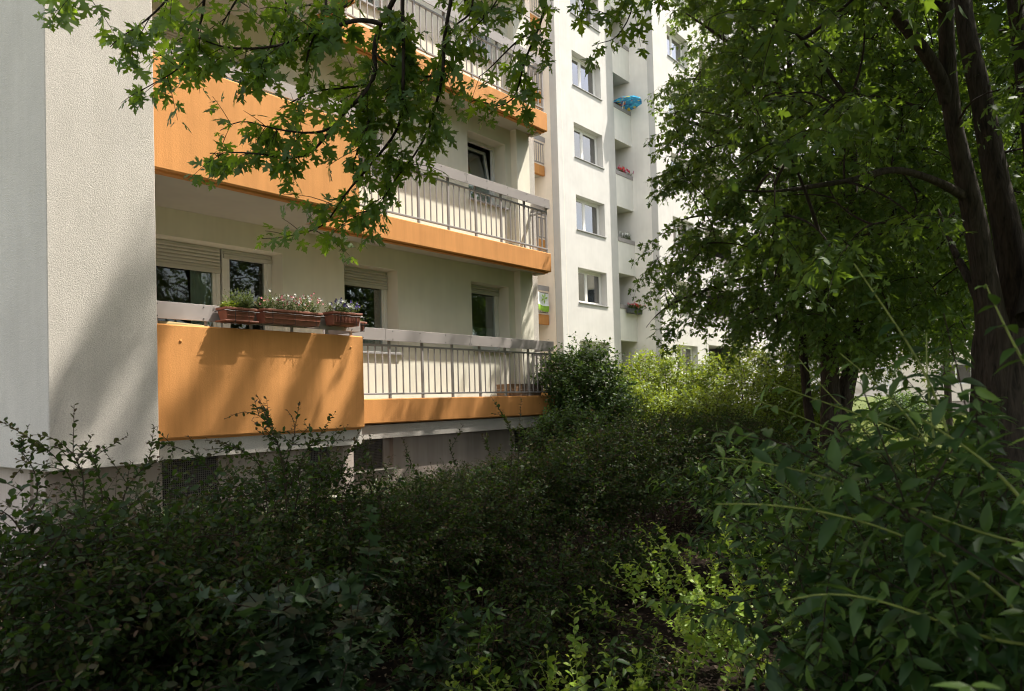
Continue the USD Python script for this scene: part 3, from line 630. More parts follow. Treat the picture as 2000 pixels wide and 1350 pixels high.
# ================================================================== things on the balconies
def planter(label, x0, x1, y0, y1, z0, z1, ribs=False, saucer=False, rack=True, name='flower_box', mt='terracotta'):
    t = thing(name, label, 'flower box', group=None)
    b = MB(); tp = 0.025
    # tapering trough: outer hull minus inner
    def frus(i0, i1, za, zb):
        pts = [[x0+i0+tp*(1-0)*0, y0+i0, za]]
        return np.array([[x, y, za] for x in (x0+i0+tp, x1-i0-tp) for y in (y0+i0+tp, y1-i0-tp)]+[[x, y, zb] for x in (x0+i1, x1-i1) for y in (y0+i1, y1-i1)])
    o = manifold3d.Manifold.hull_points(frus(0.0, 0.0, z0, z1)); i = manifold3d.Manifold.hull_points(frus(0.012, 0.012, z0+0.015, z1+0.02))
    part('trough', (o-i), mt, t)
    part('rim', MB().box(x0-0.012, x1+0.012, y0-0.012, y0+0.010, z1-0.022, z1+0.004, 0.004).box(x0-0.012, x1+0.012, y1-0.010, y1+0.012, z1-0.022, z1+0.004, 0.004)
         .box(x0-0.012, x0+0.010, y0+0.0102, y1-0.0102, z1-0.021, z1+0.003).box(x1-0.010, x1+0.012, y0+0.0102, y1-0.0102, z1-0.021, z1+0.003), mt, t)
    rb = MB()
    if ribs:
        for x in np.arange(x0+0.05, x1-0.04, 0.022): rb.box(x-0.004, x+0.004, y0+0.000, y0+0.03, z0+0.03, z1-0.026)
    else:
        for q in (0.35, 0.62): rb.box(x0+0.02, x1-0.02, y0+0.004, y0+0.03, z0+(z1-z0)*q-0.004, z0+(z1-z0)*q+0.004)
    part('ribs', rb, mt, t)
    part('soil', MB().box(x0+0.016, x1-0.016, y0+0.016, y1-0.016, z1-0.05, z1-0.025), 'earth', t)
    if saucer: part('saucer', MB().box(x0-0.02, x1+0.03, y0-0.015, y1+0.01, z0-0.022, z0-0.002, 0.006), mt, t)
    if rack:
        w = MB(); r = 0.0035; zz = z0+(z1-z0)*0.72
        w.tube([[x0-0.03, y1, zz], [x0-0.03, y0-0.02, zz], [x1+0.03, y0-0.02, zz], [x1+0.03, y1, zz]], r, 5)
        zb = z0-0.026 if saucer else z0-0.006
        for x in np.linspace(x0+0.10, x1-0.10, 2 if x1-x0 < 0.6 else 3):
            w.tube([[x, y0-0.018, z1-0.01], [x, y0-0.018, zb], [x, y1+0.02, zb], [x, y1+0.02, z1+0.02], [x, y1+0.09, z1+0.02]], r, 5)
        part('wire_holder', w, 'wire', t)
    return t
def plants_in(t, x0, x1, y0, y1, z, h, seed, petals=(), n=70, leaf='groundcover_leaf', nl=22, size=0.022, np_=60, psize=0.014):
    rng = np.random.default_rng(seed); L = Leaves(); st = MB(); tips = []
    for i in range(n):
        b = [rng.uniform(x0+.03, x1-.03), rng.uniform(y0+.02, y1-.02), z]
        s = shoot(rng, b, [rng.normal(0, .35), rng.normal(-0.1, .35), 1], h*rng.uniform(.55, 1.25), 5, 1.5)
        st.tube(s, 0.0012, 3); leaves_along(rng, L, s, h/nl*2.2, size, 0.1, 60, 1, 0.7); tips.append(s[-1])
    part('stems', st, 'stem_green', t, kind='stuff'); foliage(t, L, OVAL_S, leaf, rng)
    for mt, k in petals:
        B = MB()
        for i in range(k):
            c = tips[rng.integers(len(tips))]+rng.normal(0, 0.012, 3)
            for j in range(5):
                aa = j*1.2566+rng.uniform(0, 1); d = np.array([np.cos(aa), -0.5, np.sin(aa)]); w = psize*rng.uniform(.7, 1.2); e = np.array([-np.sin(aa), 0, np.cos(aa)])
                B.add([c, c+d*w*.7+e*w*.45, c+d*w*1.2, c+d*w*.7-e*w*.45], [[0, 1, 2], [0, 2, 3]])
        part('blossoms', B, mt, t, kind='stuff')
E_ = EYE
t = planter('terracotta trough of green herbs, leftmost of the boxes on the orange parapet', 4.40, 4.765, 7.475, 7.665, E_+0.972, E_+1.105, saucer=True)
plants_in(t, 4.40, 4.55, 7.475, 7.665, E_+1.08, 0.09, 1, n=60, leaf='bright_leaf', size=0.04); plants_in(t, 4.52, 4.755, 7.475, 7.665, E_+1.08, 0.22, 2, n=130, size=0.032)
t = planter('long terracotta trough with pink and white blossoms in the middle of the orange parapet', 4.87, 5.665, 7.475, 7.665, E_+0.968, E_+1.125)
plants_in(t, 4.87, 5.665, 7.475, 7.665, E_+1.10, 0.21, 3, petals=[('petal_pink', 60), ('petal_white', 40)], n=200, size=0.032)
t = planter('ribbed terracotta trough with violet pansies at the right end of the orange parapet', 5.83, 6.275, 7.465, 7.665, E_+1.005, E_+1.163, ribs=True)
plants_in(t, 5.83, 6.275, 7.465, 7.665, E_+1.14, 0.18, 5, petals=[('petal_violet', 26), ('petal_white', 26)], n=120, size=0.030, psize=0.02)
t = planter('small ribbed terracotta pot hung round the parapet corner, half hidden', 6.45, 6.59, 7.75, 8.10, E_+0.985, E_+1.10, ribs=True)
plants_in(t, 6.45, 6.59, 7.75, 8.10, E_+1.08, 0.10, 6, petals=[('petal_white', 18)], n=40)

# wooden crate on the ground floor balcony
c0, c1 = ony(996, 0, 8.85)[0], ony(1062, 0, 8.85)[0]
t = thing('wooden_crate', 'weathered brown wooden crate behind the lowest railing at its right end', 'crate')
for k in range(3):
    z = EYE+0.0+k*0.105
    part('plank', MB().box(10.80, 11.20, 8.72, 8.74, z, z+0.10, 0.002), 'crate_wood', t)
    part('plank', MB().box(11.205, 11.80, 8.715, 8.735, z, z+0.103, 0.002), 'crate_wood_grey', t)
    part('plank', MB().box(10.80, 10.82, 8.742, 9.0, z, z+0.10), 'crate_wood', t)
    part('plank', MB().box(10.80, 11.80, 9.0, 9.02, z, z+0.10), 'crate_wood', t)
part('base', MB().box(10.82, 11.80, 8.742, 8.998, EYE-0.112, EYE+0.02), 'crate_wood', t)
t = thing('chair_cushion', 'faded yellow cushion behind the ground floor parapet near the pier', 'cushion')
b = manifold3d.Manifold.hull_points(np.array([[x, y, z] for x, y, z in [(3.95, 8.0, EYE+.86), (4.62, 8.0, EYE+.86), (3.95, 8.35, EYE+.86), (4.62, 8.35, EYE+.86), (4.05, 8.02, EYE+.97), (4.5, 8.02, EYE+.95), (4.05, 8.3, EYE+1.0), (4.5, 8.3, EYE+.98)]])).refine(4)
part('padding', b, 'cushion_yellow', t, smooth=True)
sb_ = MB()
for x in (4.0, 4.55): sb_.box(x, x+.04, 8.05, 8.09, EYE-.118, EYE+.86).box(x, x+.04, 8.26, 8.30, EYE-.118, EYE+.86)
part('leg_frame', sb_, 'crate_wood_grey', t)

# parasol, flower boxes on the tower loggias, banner on the small balcony
t = thing('parasol', 'blue patterned parasol leaning out of a tower balcony', 'parasol')
pc = ony(1219, 206, YT-0.10); pcx, pcz = pc[0], pc[2]
R = 0.78; seg = 8
V = [[0, 0, 0.17]]; 
for ring, (rr_, zz) in enumerate([(0.45, 0.145), (0.8, 0.075), (1.0, 0.0)]):
    for k in range(seg*2):
        a = k*np.pi/seg; sc_ = 1.0 if k % 2 == 0 else 0.955
        V.append([R*rr_*sc_*np.cos(a), R*rr_*sc_*np.sin(a), zz+(0 if k % 2 == 0 else 0.02*ring)])
m = seg*2; Fq = [[0, 1+k, 1+(k+1) % m] for k in range(m)]
for r_ in range(2):
    for k in range(m):
        a, b_ = 1+r_*m+k, 1+r_*m+(k+1) % m; Fq += [[a, a+m, b_+m], [a, b_+m, b_]]
V = np.array(V); ta = math.radians(-9); Rx = np.array([[1, 0, 0], [0, math.cos(ta), -math.sin(ta)], [0, math.sin(ta), math.cos(ta)]]); V = V@Rx.T+[pcx, pc[1], pcz]
part('canopy', (V, np.array(Fq)), 'parasol_cloth', t)
part('pole', MB().tube([[pcx, YT+0.17, pcz-0.80], [pcx, pc[1], pcz+0.24]], 0.022, 8), 'pole_white', t)
def tower_box(label, px0, px1, py, petals, leaf='bush_leaf', mt='grey_planter', Y=YT-0.17, h=0.22, n=50, psize=0.05, hh=0.2, box=True):
    a, b_ = ony(px0, py, Y), ony(px1, py, Y); z = a[2]
    t = thing('flower_box', label, 'flower box')
    part('trough', MB().box(a[0], b_[0], Y-0.10, Y+0.12, z-hh, z, 0.02), mt, t)
    plants_in(t, a[0], b_[0], Y-0.1, Y+0.1, z-0.02, h, int(px0), petals=petals, n=n, leaf=leaf, size=0.08, psize=psize)
zl = [EYE+0.89+2.8*k for k in range(8)]
tower_box('dark planter with red and pink geraniums, lowest on the white tower', 1228, 1252, 602, [('petal_red', 22), ('petal_pink', 16), ('petal_magenta', 6)])
def rail_flowers(label, px0, px1, k, petals, leaf='bush_leaf', h=0.25, n=40):
    x0, x1 = ony(px0, 400, YT+0.2)[0], ony(px1, 400, YT+0.2)[0]; z = zl[k]+0.17
    t = thing('flower_box', label, 'flower box')
    part('trough', MB().box(x0, x1, YT+0.105, YT+0.30, z-0.16, z+0.01, 0.01), 'grey_planter', t)
    plants_in(t, x0, x1, YT+0.1, YT+0.3, z, h, 30+k, petals=petals, n=n, leaf=leaf, size=0.07, psize=0.055)
rail_flowers('red geraniums above the grey board on the tower balcony under the parasol', 1205, 1235, 3, [('petal_red', 26), ('petal_magenta', 8)])
rail_flowers('pale seedlings and green plants in a box on the second lowest tower balcony', 1209, 1238, 2, [('petal_white', 8)], leaf='groundcover_leaf', h=0.36)
rail_flowers('magenta flowers in the tower balcony beneath the parasol pole', 1201, 1214, 4, [('petal_magenta', 22)], h=0.2)
# banner hung over the lowest visible small balcony
b0 = ony(1040, 570, YW-0.09); b1 = ony(1070, 572, YW-0.09); zb0, zb1 = ony(1060, 572, YW-.09)[2], ony(1060, 607, YW-.09)[2]
t = thing('banner', 'white and green printed sack hung over the small balcony railing', 'banner')
xs_ = np.linspace(b0[0], b1[0], 14); zs_ = np.linspace(zb0, zb1, 10)
def cloth(z_from, z_to, nz):
    zz = np.linspace(z_from, z_to, nz); Vv = np.array([[x, YW-0.10+0.02*math.sin(x*9+z*3)+0.015*math.sin(z*11), z+0.03*math.sin(x*5)] for z in zz for x in xs_]); q = []
    for i in range(nz-1):
        for j in range(13): q.append([i*14+j, i*14+j+1, (i+1)*14+j+1, (i+1)*14+j])
    return (Vv, np.array(q))
zm = zb0+(zb1-zb0)*0.68
part('upper_cloth', cloth(zb0, zm, 7), 'banner_white', t, smooth=True); part('lower_cloth', cloth(zm, zb1, 5), 'banner_green', t, smooth=True)
lf = MB(); cx, cz = b0[0]+(b1[0]-b0[0])*0.68, zb0+(zb1-zb0)*0.32
for a in (0.2, 1.3, 2.4, 3.6, 4.7): 
    d = np.array([math.cos(a), 0, math.sin(a)]); e = np.array([-math.sin(a), 0, math.cos(a)]); c = np.array([cx, YW-0.145, cz])
    lf.add([c, c+d*.12+e*.04, c+d*.22, c+d*.12-e*.04], [[0, 1, 2], [0, 2, 3]])
part('leaf_emblem', lf, 'banner_green', t)

# ================================================================== trees
VIS_B = Polygon([(1350, -400), (1345, 0), (1360, 110), (1315, 165), (1355, 215), (1305, 255), (1318, 330), (1350, 380), (1312, 420), (1275, 490), (1290, 555), (1315, 600), (1280, 635), (1290, 668), (1345, 640), (1375, 600), (1410, 640), (1450, 655), (1560, 690), (1700, 705), (1850, 715), (2000, 760), (2600, 800), (2600, -400)])
def in_view_ok(P, poly, margin=0):
    px, py, d = proj(P)
    frame = (px > -60) & (px < 2060) & (py > -70) & (py < 1400) & (d > 0.2)
    return ~frame | shapely.contains_xy(poly, px, py)
def clumps(rng, center, radii, n, mind, ok, zmin=2.0, hollow=0.35):
    out = []
    tries = 0
    while len(out) < n and tries < n*60:
        m = 400; tries += m
        u = rng.normal(size=(m, 3)); u = unit(u)*(rng.uniform(hollow**3, 1, (m, 1))**(1/3))
        P = np.array(center)+u*np.array(radii); P = P[(P[:, 2] > zmin)]; P = P[ok(P)]
        for q in P:
            if len(out) >= n: break
            if not out or np.min(np.sum((np.array(out[-900:])-q)**2, 1)) > mind**2: out.append(q)
    return np.array(out)
def crown(rng, L, tw, skel, C, center, twigs=6, tlen=0.75, lsize=0.11, spacing=0.085, rad=0.018, droop=1.0, petiole=0.03, hang=0.35, tipfrom=2.0, pair=2, brad=1.0, ang=62):
    """joins each clump to the nearest limb or branch and grows drooping sprays of leaves round it"""
    K = np.vstack([s[0] for s in skel]); d0 = np.array([np.min(np.linalg.norm(K-q, axis=1)) for q in C]) if len(C) else []
    for q in [C[i] for i in np.argsort(d0)]:
        dd = np.linalg.norm(K-q, axis=1)+0.7*np.maximum(0, K[:, 2]-q[2]); b = K[np.argmin(dd)]; ln = np.linalg.norm(q-b)
        mid = (b+q)/2+np.array([0, 0, 0.14*ln])+rng.normal(0, .09, 3)*min(1, ln)
        br = spline([b, mid, q], 8); tw.tube(br, np.linspace(min(0.006+0.009*ln, 0.028), 0.005, 8)*brad, 5); K = np.vstack([K, br[3:]])
        out = unit((q-np.array(center))*[1, 1, 0.4])
        for k in range(twigs):
            d = unit(out*0.7+rng.normal(0, .75, 3)*[1, 1, .45])
            s = shoot(rng, q-out*0.1+rng.normal(0, .05, 3), d, tlen*rng.uniform(.6, 1.25), 6, droop)
            tw.tube(s, np.linspace(0.0042, 0.0016, 6)*brad, 3)
            leaves_along(rng, L, s, spacing, lsize, 0.12, ang, pair, 0.75, hang, tipfrom, petiole=petiole, jit=0.45, end_small=0.7)
BUSHES = Polygon([(11.5, 7.3), (14, 7.0), (24, 7.0), (24, 15), (11.5, 15)]); SUNNY_LAWN = Polygon([(22, 2.5), (48, 2.5), (48, 9), (22, 9)])
def ground_sun(P):
    t = (P[:, 2]-1.2)/SUN[2]; G = P-SUN*t[:, None]
    return ~shapely.contains_xy(BUSHES, G[:, 0], G[:, 1]) & ~shapely.contains_xy(SUNNY_LAWN, G[:, 0], G[:, 1])
def sun_ok(P, low=True):
    """keeps the sun on the facade, the bushes by the tower and the lawn"""
    Q = sun_hits(P, YP); fac = (Q[:, 2] > (0.75 if low else EYE+1.0)) & (Q[:, 2] < 15) & (Q[:, 0] > 1.0) & (Q[:, 0] < 12.6) & (P[:, 1] < YP)
    t = (P[:, 2]-1.2)/SUN[2]; G = P-SUN*t[:, None]
    for b_, r_ in (((4.28, 1.66, .7), .55), ((2.65, 1.78, .5), .34)):      # a gap that lets the sun reach the bright barberries
        w_ = P-np.array(b_); fac = fac | (np.linalg.norm(w_-(w_@SUN)[:, None]*SUN, axis=1) < r_)
    return ~fac & ~shapely.contains_xy(BUSHES, G[:, 0], G[:, 1]) & ~shapely.contains_xy(SUNNY_LAWN, G[:, 0], G[:, 1])
def limb(mb, pts, rad, n=16, sides=10):
    p, r = spline(pts, n, rad); mb.tube(p, r, sides); return p, r
def roughen(mb, amp=0.02, fr=5.0):
    v, f = mb.get(); c = meshkit.fbm(v*[fr, fr, fr*0.4], 3, 7)-0.5
    t = trimesh.Trimesh(v, f, process=False); nv = np.array(t.vertex_normals)
    return (v+nv*c[:, None]*amp*2, f)

# ---- the big silver maple whose boughs hang into the top of the picture
rng = np.random.default_rng(11)
A = thing('silver_maple', 'big silver maple with furrowed forked trunk at right, its boughs hanging across the top', 'tree')
skel = []
D = 8.2
base = at(1962, 800, D); base[2] = -0.05
fork = at(1962, 640, D)
mb = MB(); limb(mb, [base, at(1963, 800, D), at(1962, 720, D), at(1962, 645, D)], [0.42, 0.34, 0.31, 0.29], 24, 18); part('trunk', roughen(mb, .03), 'bark', A, smooth=True)
def stem(name, pix, radii, sides=12, n=26):
    pts = [at(x, y, d) for x, y, d in pix]; m = MB(); p, r = limb(m, pts, np.array(radii)*.86, n, sides); skel.append((p, r)); part(name, roughen(m, .012), 'bark', A, smooth=True); return p
s1 = stem('stem', [(1945, 690, D), (1932, 600, D), (1915, 490, D), (1893, 380, D), (1868, 270, D), (1852, 150, D), (1848, 20, D), (1835, -150, D+.3), (1800, -420, D+.6)], [0.22, .165, .135, .125, .108, .10, .09, .08, .05])
s2 = stem('stem', [(1985, 690, D+.1), (1985, 560, D+.3), (1962, 430, D+.4), (1940, 320, D+.5), (1912, 170, D+.6), (1888, 60, D+.7), (1880, -80, D+.9), (1900, -400, D+1.4)], [0.24, .20, .17, .15, .13, .115, .10, .06])
s3 = stem('stem', [(2020, 620, D-.1), (2030, 400, D), (2010, 200, D), (1988, 60, D+.1), (1975, -100, D+.2), (1950, -400, D)], [0.2, .15, .11, .09, .08, .05])
s4 = stem('limb', [(1850, 200, D), (1818, 120, D-.1), (1770, 55, D-.2), (1728, 0, D-.3), (1690, -90, D-.4), (1600, -260, D-.8)], [0.09, .082, .075, .065, .055, .03], 10)
s5 = stem('limb', [(1885, 385, D), (1845, 362, D-.2), (1790, 340, D-.4), (1735, 333, D-.6), (1670, 350, D-.8), (1600, 362, D-.9), (1530, 372, D-1.0), (1450, 372, D-1.0)], [0.06, .052, .045, .04, .034, .028, .02, .008], 8)
s6 = stem('limb', [(1915, 600, D+.0), (1892, 545, D+.2), (1868, 500, D+.4), (1848, 450, D+.6), (1828, 400, D+.8)], [0.06, .05, .042, .032, .014], 8)
s7 = stem('limb', [(1852, 40, D), (1760, -150, D-.6), (1600, -330, D-1.4), (1330, -420, D-2.4), (1080, -330, D-3.1), (860, -230, D-3.5), (600, -190, D-3.7), (330, -170, D-3.8), (100, -190, D-3.9)], [0.085, .08, .075, .07, .06, .05, .04, .03, .012], 10, 40)
s8 = stem('limb', [(1835, -150, D+.3), (1500, -650, D-.5), (1000, -900, D-1.2), (500, -950, D-1.5)], [0.07, .06, .05, .02], 8)
TRUNK_TOP = at(1850, 100, D)
def above(k, dx=0, dy=0): return s7[min(len(s7)-1, max(0, k))]
# boughs set out from the picture; each hangs from the long limb above the frame
BD = 4.6
def nearest(skelp, p):
    return skelp[np.argmin(np.linalg.norm(skelp-p, axis=1))]
boughs = [
 ([(769, 0), (745, 45), (731, 105), (727, 157), (699, 196), (675, 217), (654, 245), (629, 257), (587, 259), (530, 250), (470, 238), (430, 255)], 4.55, .017),
 ([(654, 245), (625, 280), (575, 308), (520, 303), (460, 298), (410, 300)], 4.5, .009),
 ([(881, 0), (867, 87), (864, 147), (850, 210), (829, 270), (808, 305), (773, 350), (742, 395), (700, 415)], 4.75, .013),
 ([(787, -10), (788, 80), (786, 200), (777, 250), (742, 300), (700, 350), (671, 385), (645, 425), (610, 450), (560, 462), (512, 466)], 4.65, .012),
 ([(744, 46), (700, 40), (660, 50), (612, 63), (560, 84), (490, 95), (430, 90), (370, 72), (325, 92)], 4.45, .012),
 ([(399, -5), (395, 30), (388, 56), (360, 120), (310, 158), (272, 180)], 4.3, .009),
 ([(335, -20), (305, 22), (278, 45), (240, 70), (215, 92)], 4.3, .008),
 ([(215, -75), (185, -45), (155, -22), (118, -4)], 4.2, .007),
 ([(925, -20), (915, 30), (880, 60), (855, 130), (812, 170), (790, 215)], 4.9, .009),
 ([(1067, -5), (1046, 70), (1021, 133), (1004, 189), (980, 206), (945, 200), (915, 203)], 4.9, .009),
 ([(1046, 60), (1000, 90), (960, 130), (935, 150)], 4.9, .006),
 ([(985, -30), (965, 10), (925, 55), (905, 75)], 4.8, .007),
 ([(1238, -5), (1227, 38), (1214, 60), (1186, 81), (1156, 90)], 4.9, .006),
 ([(1120, -40), (1135, 0), (1140, 18)], 4.8, .005),
 ([(560, -20), (555, 30), (530, 80), (520, 130), (480, 160)], 4.6, .009),
 ([(640, -20), (620, 60), (600, 110), (600, 160), (570, 200)], 4.6, .009),
 ([(470, -20), (450, 20), (430, 60), (440, 110)], 4.5, .008),
 ([(730, 100), (770, 130), (800, 100), (830, 60)], 4.6, .007),
 ([(690, 0), (650, 20), (600, 10), (560, 35)], 4.6, .007),
 ([(727, 157), (690, 170), (640, 175), (590, 190)], 4.6, .007),
 ([(864, 147), (830, 150), (780, 160), (750, 200)], 4.7, .007),
 ([(699, 196), (720, 240), (700, 290), (690, 340)], 4.6, .007),
]
L = Leaves(); tw = MB(); bo = []
for i, (pix, d0, r0) in enumerate(boughs):
    pts = [at(x, y, d0+0.10*math.sin(j*1.3+i)) for j, (x, y) in enumerate(pix)]
    if pix[0][1] <= 0:
        top = at(pix[0][0]+14, pix[0][1]-90, d0+.05); hang = nearest(s7, top+[0.3, 0, .3]); pts = [hang, top]+pts
    p, r = spline(pts, 36, np.linspace(r0*1.2, .0022, len(pts)))
    m = MB(); m.tube(p, r, 6); part('bough', m, 'twig', A, smooth=True)
    px, py, dd = proj(p); vis = py > -60
    q = p[vis]; 
    if len(q) < 3: continue
    leaves_along(rng, L, q, 0.11, 0.108, 0.15, 60, 2, 0.6, 0.55, petiole=0.045, jit=0.5)
    tot = np.linalg.norm(np.diff(q, axis=0), axis=1).sum()
    for k in range(int(tot/(0.092 if 640 < pix[0][0] < 900 else 0.112 if pix[0][0] < 900 else 0.16))):
        a = rng.uniform(0.08, 1.0); j = min(len(q)-2, int(a*(len(q)-1))); tg = unit(q[j+1]-q[j])
        d = unit(tg*0.8+rng.normal(0, .6, 3)+[0, 0, -.25]); s = shoot(rng, q[j], d, rng.uniform(.14, .34), 5, 1.8)
        sx, sy, _ = proj(s[-1:]); 
        tw.tube(s, np.linspace(.003, .0013, 5), 4)
        leaves_along(rng, L, s, 0.062, 0.106, 0.25, 60, 2, 0.6, 0.6, petiole=0.04, jit=0.5)
nbig = foliage(A, L, MAPLE, 'backlit_bough_leaf', rng, 'hanging_leaves', big=300)
part('hanging_twigs', tw, 'twig', A, kind='stuff')
# the rest of this crown: over the shrubs, out of the picture's upper edge, and at right
def okA(P):
    ok = in_view_ok(P, Polygon([(1420, -400), (1430, 60), (1470, 330), (1480, 420), (1620, 500), (1800, 640), (1900, 700), (2000, 720), (2600, 800), (2600, -400)]))
    px, py, d = proj(P)
    nearview = (px > -300) & (px < 2300) & (py > -500) & (d > 0) & (d < 4.8) & (px > 0)
    own = (px > 1690) & (px < 2030) & (py > -60) & (d < D+.5) & (d > 0) & (rng.uniform(size=len(P)) < 0.80)
    return ok & ~own & ~(nearview & (P[:, 2] < 3.4)) & sun_ok(P)
cA = at(1700, 0, 7.5)
CA = clumps(rng, [8.3, 0.6, 6.8], [6.6, 5.2, 4.6], 560, 0.55, okA, 2.6, 0.2)
L = Leaves(); tw = MB(); crown(rng, L, tw, skel, CA, [9.0, 1.0, 6.0], twigs=6, tlen=.75, lsize=.115, spacing=.10)
nA = foliage(A, L, MAPLE_L, 'maple_leaf', rng, 'crown'); part('branches', tw, 'twig', A, kind='stuff')

# ---- second maple, behind the camera's right shoulder: shades the shrubs
rng = np.random.default_rng(12)
S = thing('shade_maple', 'silver maple standing beside the viewer, its crown above the shrubs', 'tree')
skel = []; mb = MB(); sb0 = np.array([4.4, -4.0, -.05])
limb(mb, [sb0, sb0+[0, 0, 1.5], sb0+[.1, .1, 3.5]], [.34, .27, .22], 16, 14); part('trunk', roughen(mb), 'bark', S, smooth=True)
for k, tip in enumerate([(0.8, -2, 8.5), (2.8, 0.2, 9.0), (6.4, -1.0, 9.5), (8.4, -4.0, 9), (5.0, -7, 9), (4.5, -3.5, 12)]):
    m = MB(); b0_ = sb0+[.1, .1, 3.4]; t_ = np.array(tip, float); skel.append(limb(m, [b0_, b0_*.55+t_*.45+[0, 0, .5], t_], [.14, .09, .02], 14, 8)); part('limb', m, 'bark', S, smooth=True)
def okS(P):
    px, py, d = proj(P); vis = (px > -100) & (px < 2100) & (py > -120) & (d > 0.1)
    return ~vis & sun_ok(P)
CS = clumps(rng, [4.6, -2.2, 7.6], [6.0, 5.2, 4.4], 620, 0.5, okS, 3.6, 0.2)
L = Leaves(); tw = MB(); crown(rng, L, tw, skel, CS, [4.5, -3.5, 7], twigs=6, tlen=.8, lsize=.17, spacing=.14)
foliage(S, L, MAPLE_F, 'maple_leaf', rng, 'crown'); part('branches', tw, 'twig', S, kind='stuff')

# ---- unseen low-crowned maple, added behind the viewer to darken the foreground shrubs
rng = np.random.default_rng(16)
K2 = thing('added_shading_maple', 'added unseen low-crowned maple behind the viewer, placed to darken the foreground', 'tree')
skel = []; kb = np.array([-3.2, -5.5, -.05]); mb = MB(); limb(mb, [kb, kb+[0, 0, 2], kb+[.2, .1, 6.5]], [.3, .24, .06], 16, 12); part('trunk', roughen(mb), 'bark', K2, smooth=True); skel.append(limb(MB(), [kb+[0, 0, 1.4], kb+[.2, .1, 6.5]], [.2, .06], 10))
CK = clumps(rng, [-2.0, -4.6, 4.6], [5.0, 3.2, 4.2], 330, 0.55, lambda P: (P[:, 1] < -1.6) & ~((np.hypot(P[:, 0], P[:, 1]) < 1.8)), .9, .3)
L = Leaves(); tw = MB(); crown(rng, L, tw, skel, CK, [-2.5, -5, 4], twigs=5, tlen=.8, lsize=.18, spacing=.15)
foliage(K2, L, MAPLE_F, 'maple_leaf', rng, 'crown'); part('branches', tw, 'twig', K2, kind='stuff')

# ---- tall tree behind: its high crown throws the soft broken shade on the lower facade
rng = np.random.default_rng(15)
T = thing('tall_maple', 'very tall maple behind the trunk at the right edge, its high crown above the picture', 'tree')
tb = np.array([17.6, 1.0, -.05]); skel = []; mb = MB(); limb(mb, [tb, tb+[.1, 0, 7], tb+[0, .2, 14], tb+[-.2, .3, 22]], [.42, .34, .25, .08], 30, 12); part('trunk', roughen(mb), 'bark', T, smooth=True); skel.append(limb(MB(), [tb+[.1, 0, 9], tb+[0, .4, 14], tb+[.2, .6, 21]], [.3, .2, .1], 16))
CT = []
for (x0, x1, z0, z1, n_) in [(2.4, 7, -1.5, .5, 30), (6.4, 9.0, -.8, 1.2, 14), (8.8, 12.6, .8, 5.4, 36), (7, 12.5, -1.5, .3, 12)]:
    for k in range(n_):
        CT.append(np.array([rng.uniform(x0, x1), YP, rng.uniform(z0, z1)])+SUN*rng.uniform(21, 29))
L = Leaves(); tw = MB(); crown(rng, L, tw, skel, np.array(CT), [17.6, 1.0, 18], twigs=4, tlen=.45, lsize=.14, spacing=.11)
ST = []
for (xa, za, xb, zb, w, n_) in [(3.72, 2.55, 3.30, 1.55, .05, 7), (4.30, 2.2, 3.75, 1.05, .07, 9), (4.95, 2.45, 4.25, 1.05, .07, 10), (5.75, 2.5, 5.05, 1.1, .08, 10), (6.50, 2.5, 6.15, 1.25, .07, 9),
                                (3.40, 2.95, 2.80, 1.75, .07, 7), (3.12, 2.5, 2.62, 1.50, .07, 5), (3.60, 2.2, 3.05, 1.10, .06, 6)]:
    dist = rng.uniform(14.5, 17.5)+(5.5 if xa < 3.65 else 0)
    for q in np.linspace(0, 1, n_):
        ST.append(np.array([xa+(xb-xa)*q+rng.normal(0, w), YP if xa > 3.65 else 7.3, za+(zb-za)*q])+SUN*(dist+rng.normal(0, .3)))
crown(rng, L, tw, skel, np.array(ST), [17.6, 1.0, 18], twigs=4, tlen=.24, lsize=.11, spacing=.065)
foliage(T, L, MAPLE_F, 'maple_leaf', rng, 'crown'); part('branches', tw, 'twig', T, kind='stuff')

# ---- the multi-stemmed maple in the middle distance
rng = np.random.default_rng(13)
Bt = thing('multi_stem_maple', 'dense maple with several dark stems in front of the white tower', 'tree')
skel = []; DB = 13.6
def stemB(name, pix, radii, sides=10):
    m = MB(); p = limb(m, [at(x, y, d) if y < 900 else np.r_[at(x, 800, d)[:2], -.05] for x, y, d in pix], radii, 24, sides); skel.append(p); part(name, roughen(m, .012), 'bark', Bt, smooth=True)
stemB('trunk', [(1622, 999, DB), (1622, 770, DB), (1618, 660, DB), (1616, 560, DB), (1640, 420, DB+.2), (1650, 250, DB+.3), (1640, 60, DB+.4), (1630, -150, DB+.5)], [.24, .17, .15, .13, .11, .09, .07, .03], 12)
stemB('stem', [(1645, 999, DB+.2), (1655, 750, DB+.2), (1672, 660, DB+.3), (1668, 500, DB+.5), (1664, 300, DB+.6), (1668, 150, DB+.7), (1690, -100, DB+.8)], [.22, .15, .13, .12, .10, .08, .03])
stemB('stem', [(1590, 999, DB+.6), (1575, 760, DB+.6), (1562, 600, DB+.6), (1552, 420, DB+.4), (1547, 230, DB+.2), (1535, 20, DB), (1520, -150, DB)], [.10, .085, .075, .065, .055, .045, .02])
stemB('limb', [(1612, 600, DB), (1560, 520, DB-.4), (1500, 450, DB-.8), (1420, 420, DB-1.2), (1330, 430, DB-1.5)], [.06, .05, .04, .03, .012], 7)
stemB('limb', [(1560, 560, DB+.5), (1480, 540, DB+.3), (1400, 560, DB), (1320, 590, DB), (1262, 640, DB)], [.05, .04, .03, .02, .008], 7)
stemB('limb', [(1552, 350, DB+.3), (1470, 300, DB), (1380, 250, DB-.2), (1300, 230, DB-.3)], [.05, .04, .03, .012], 7)
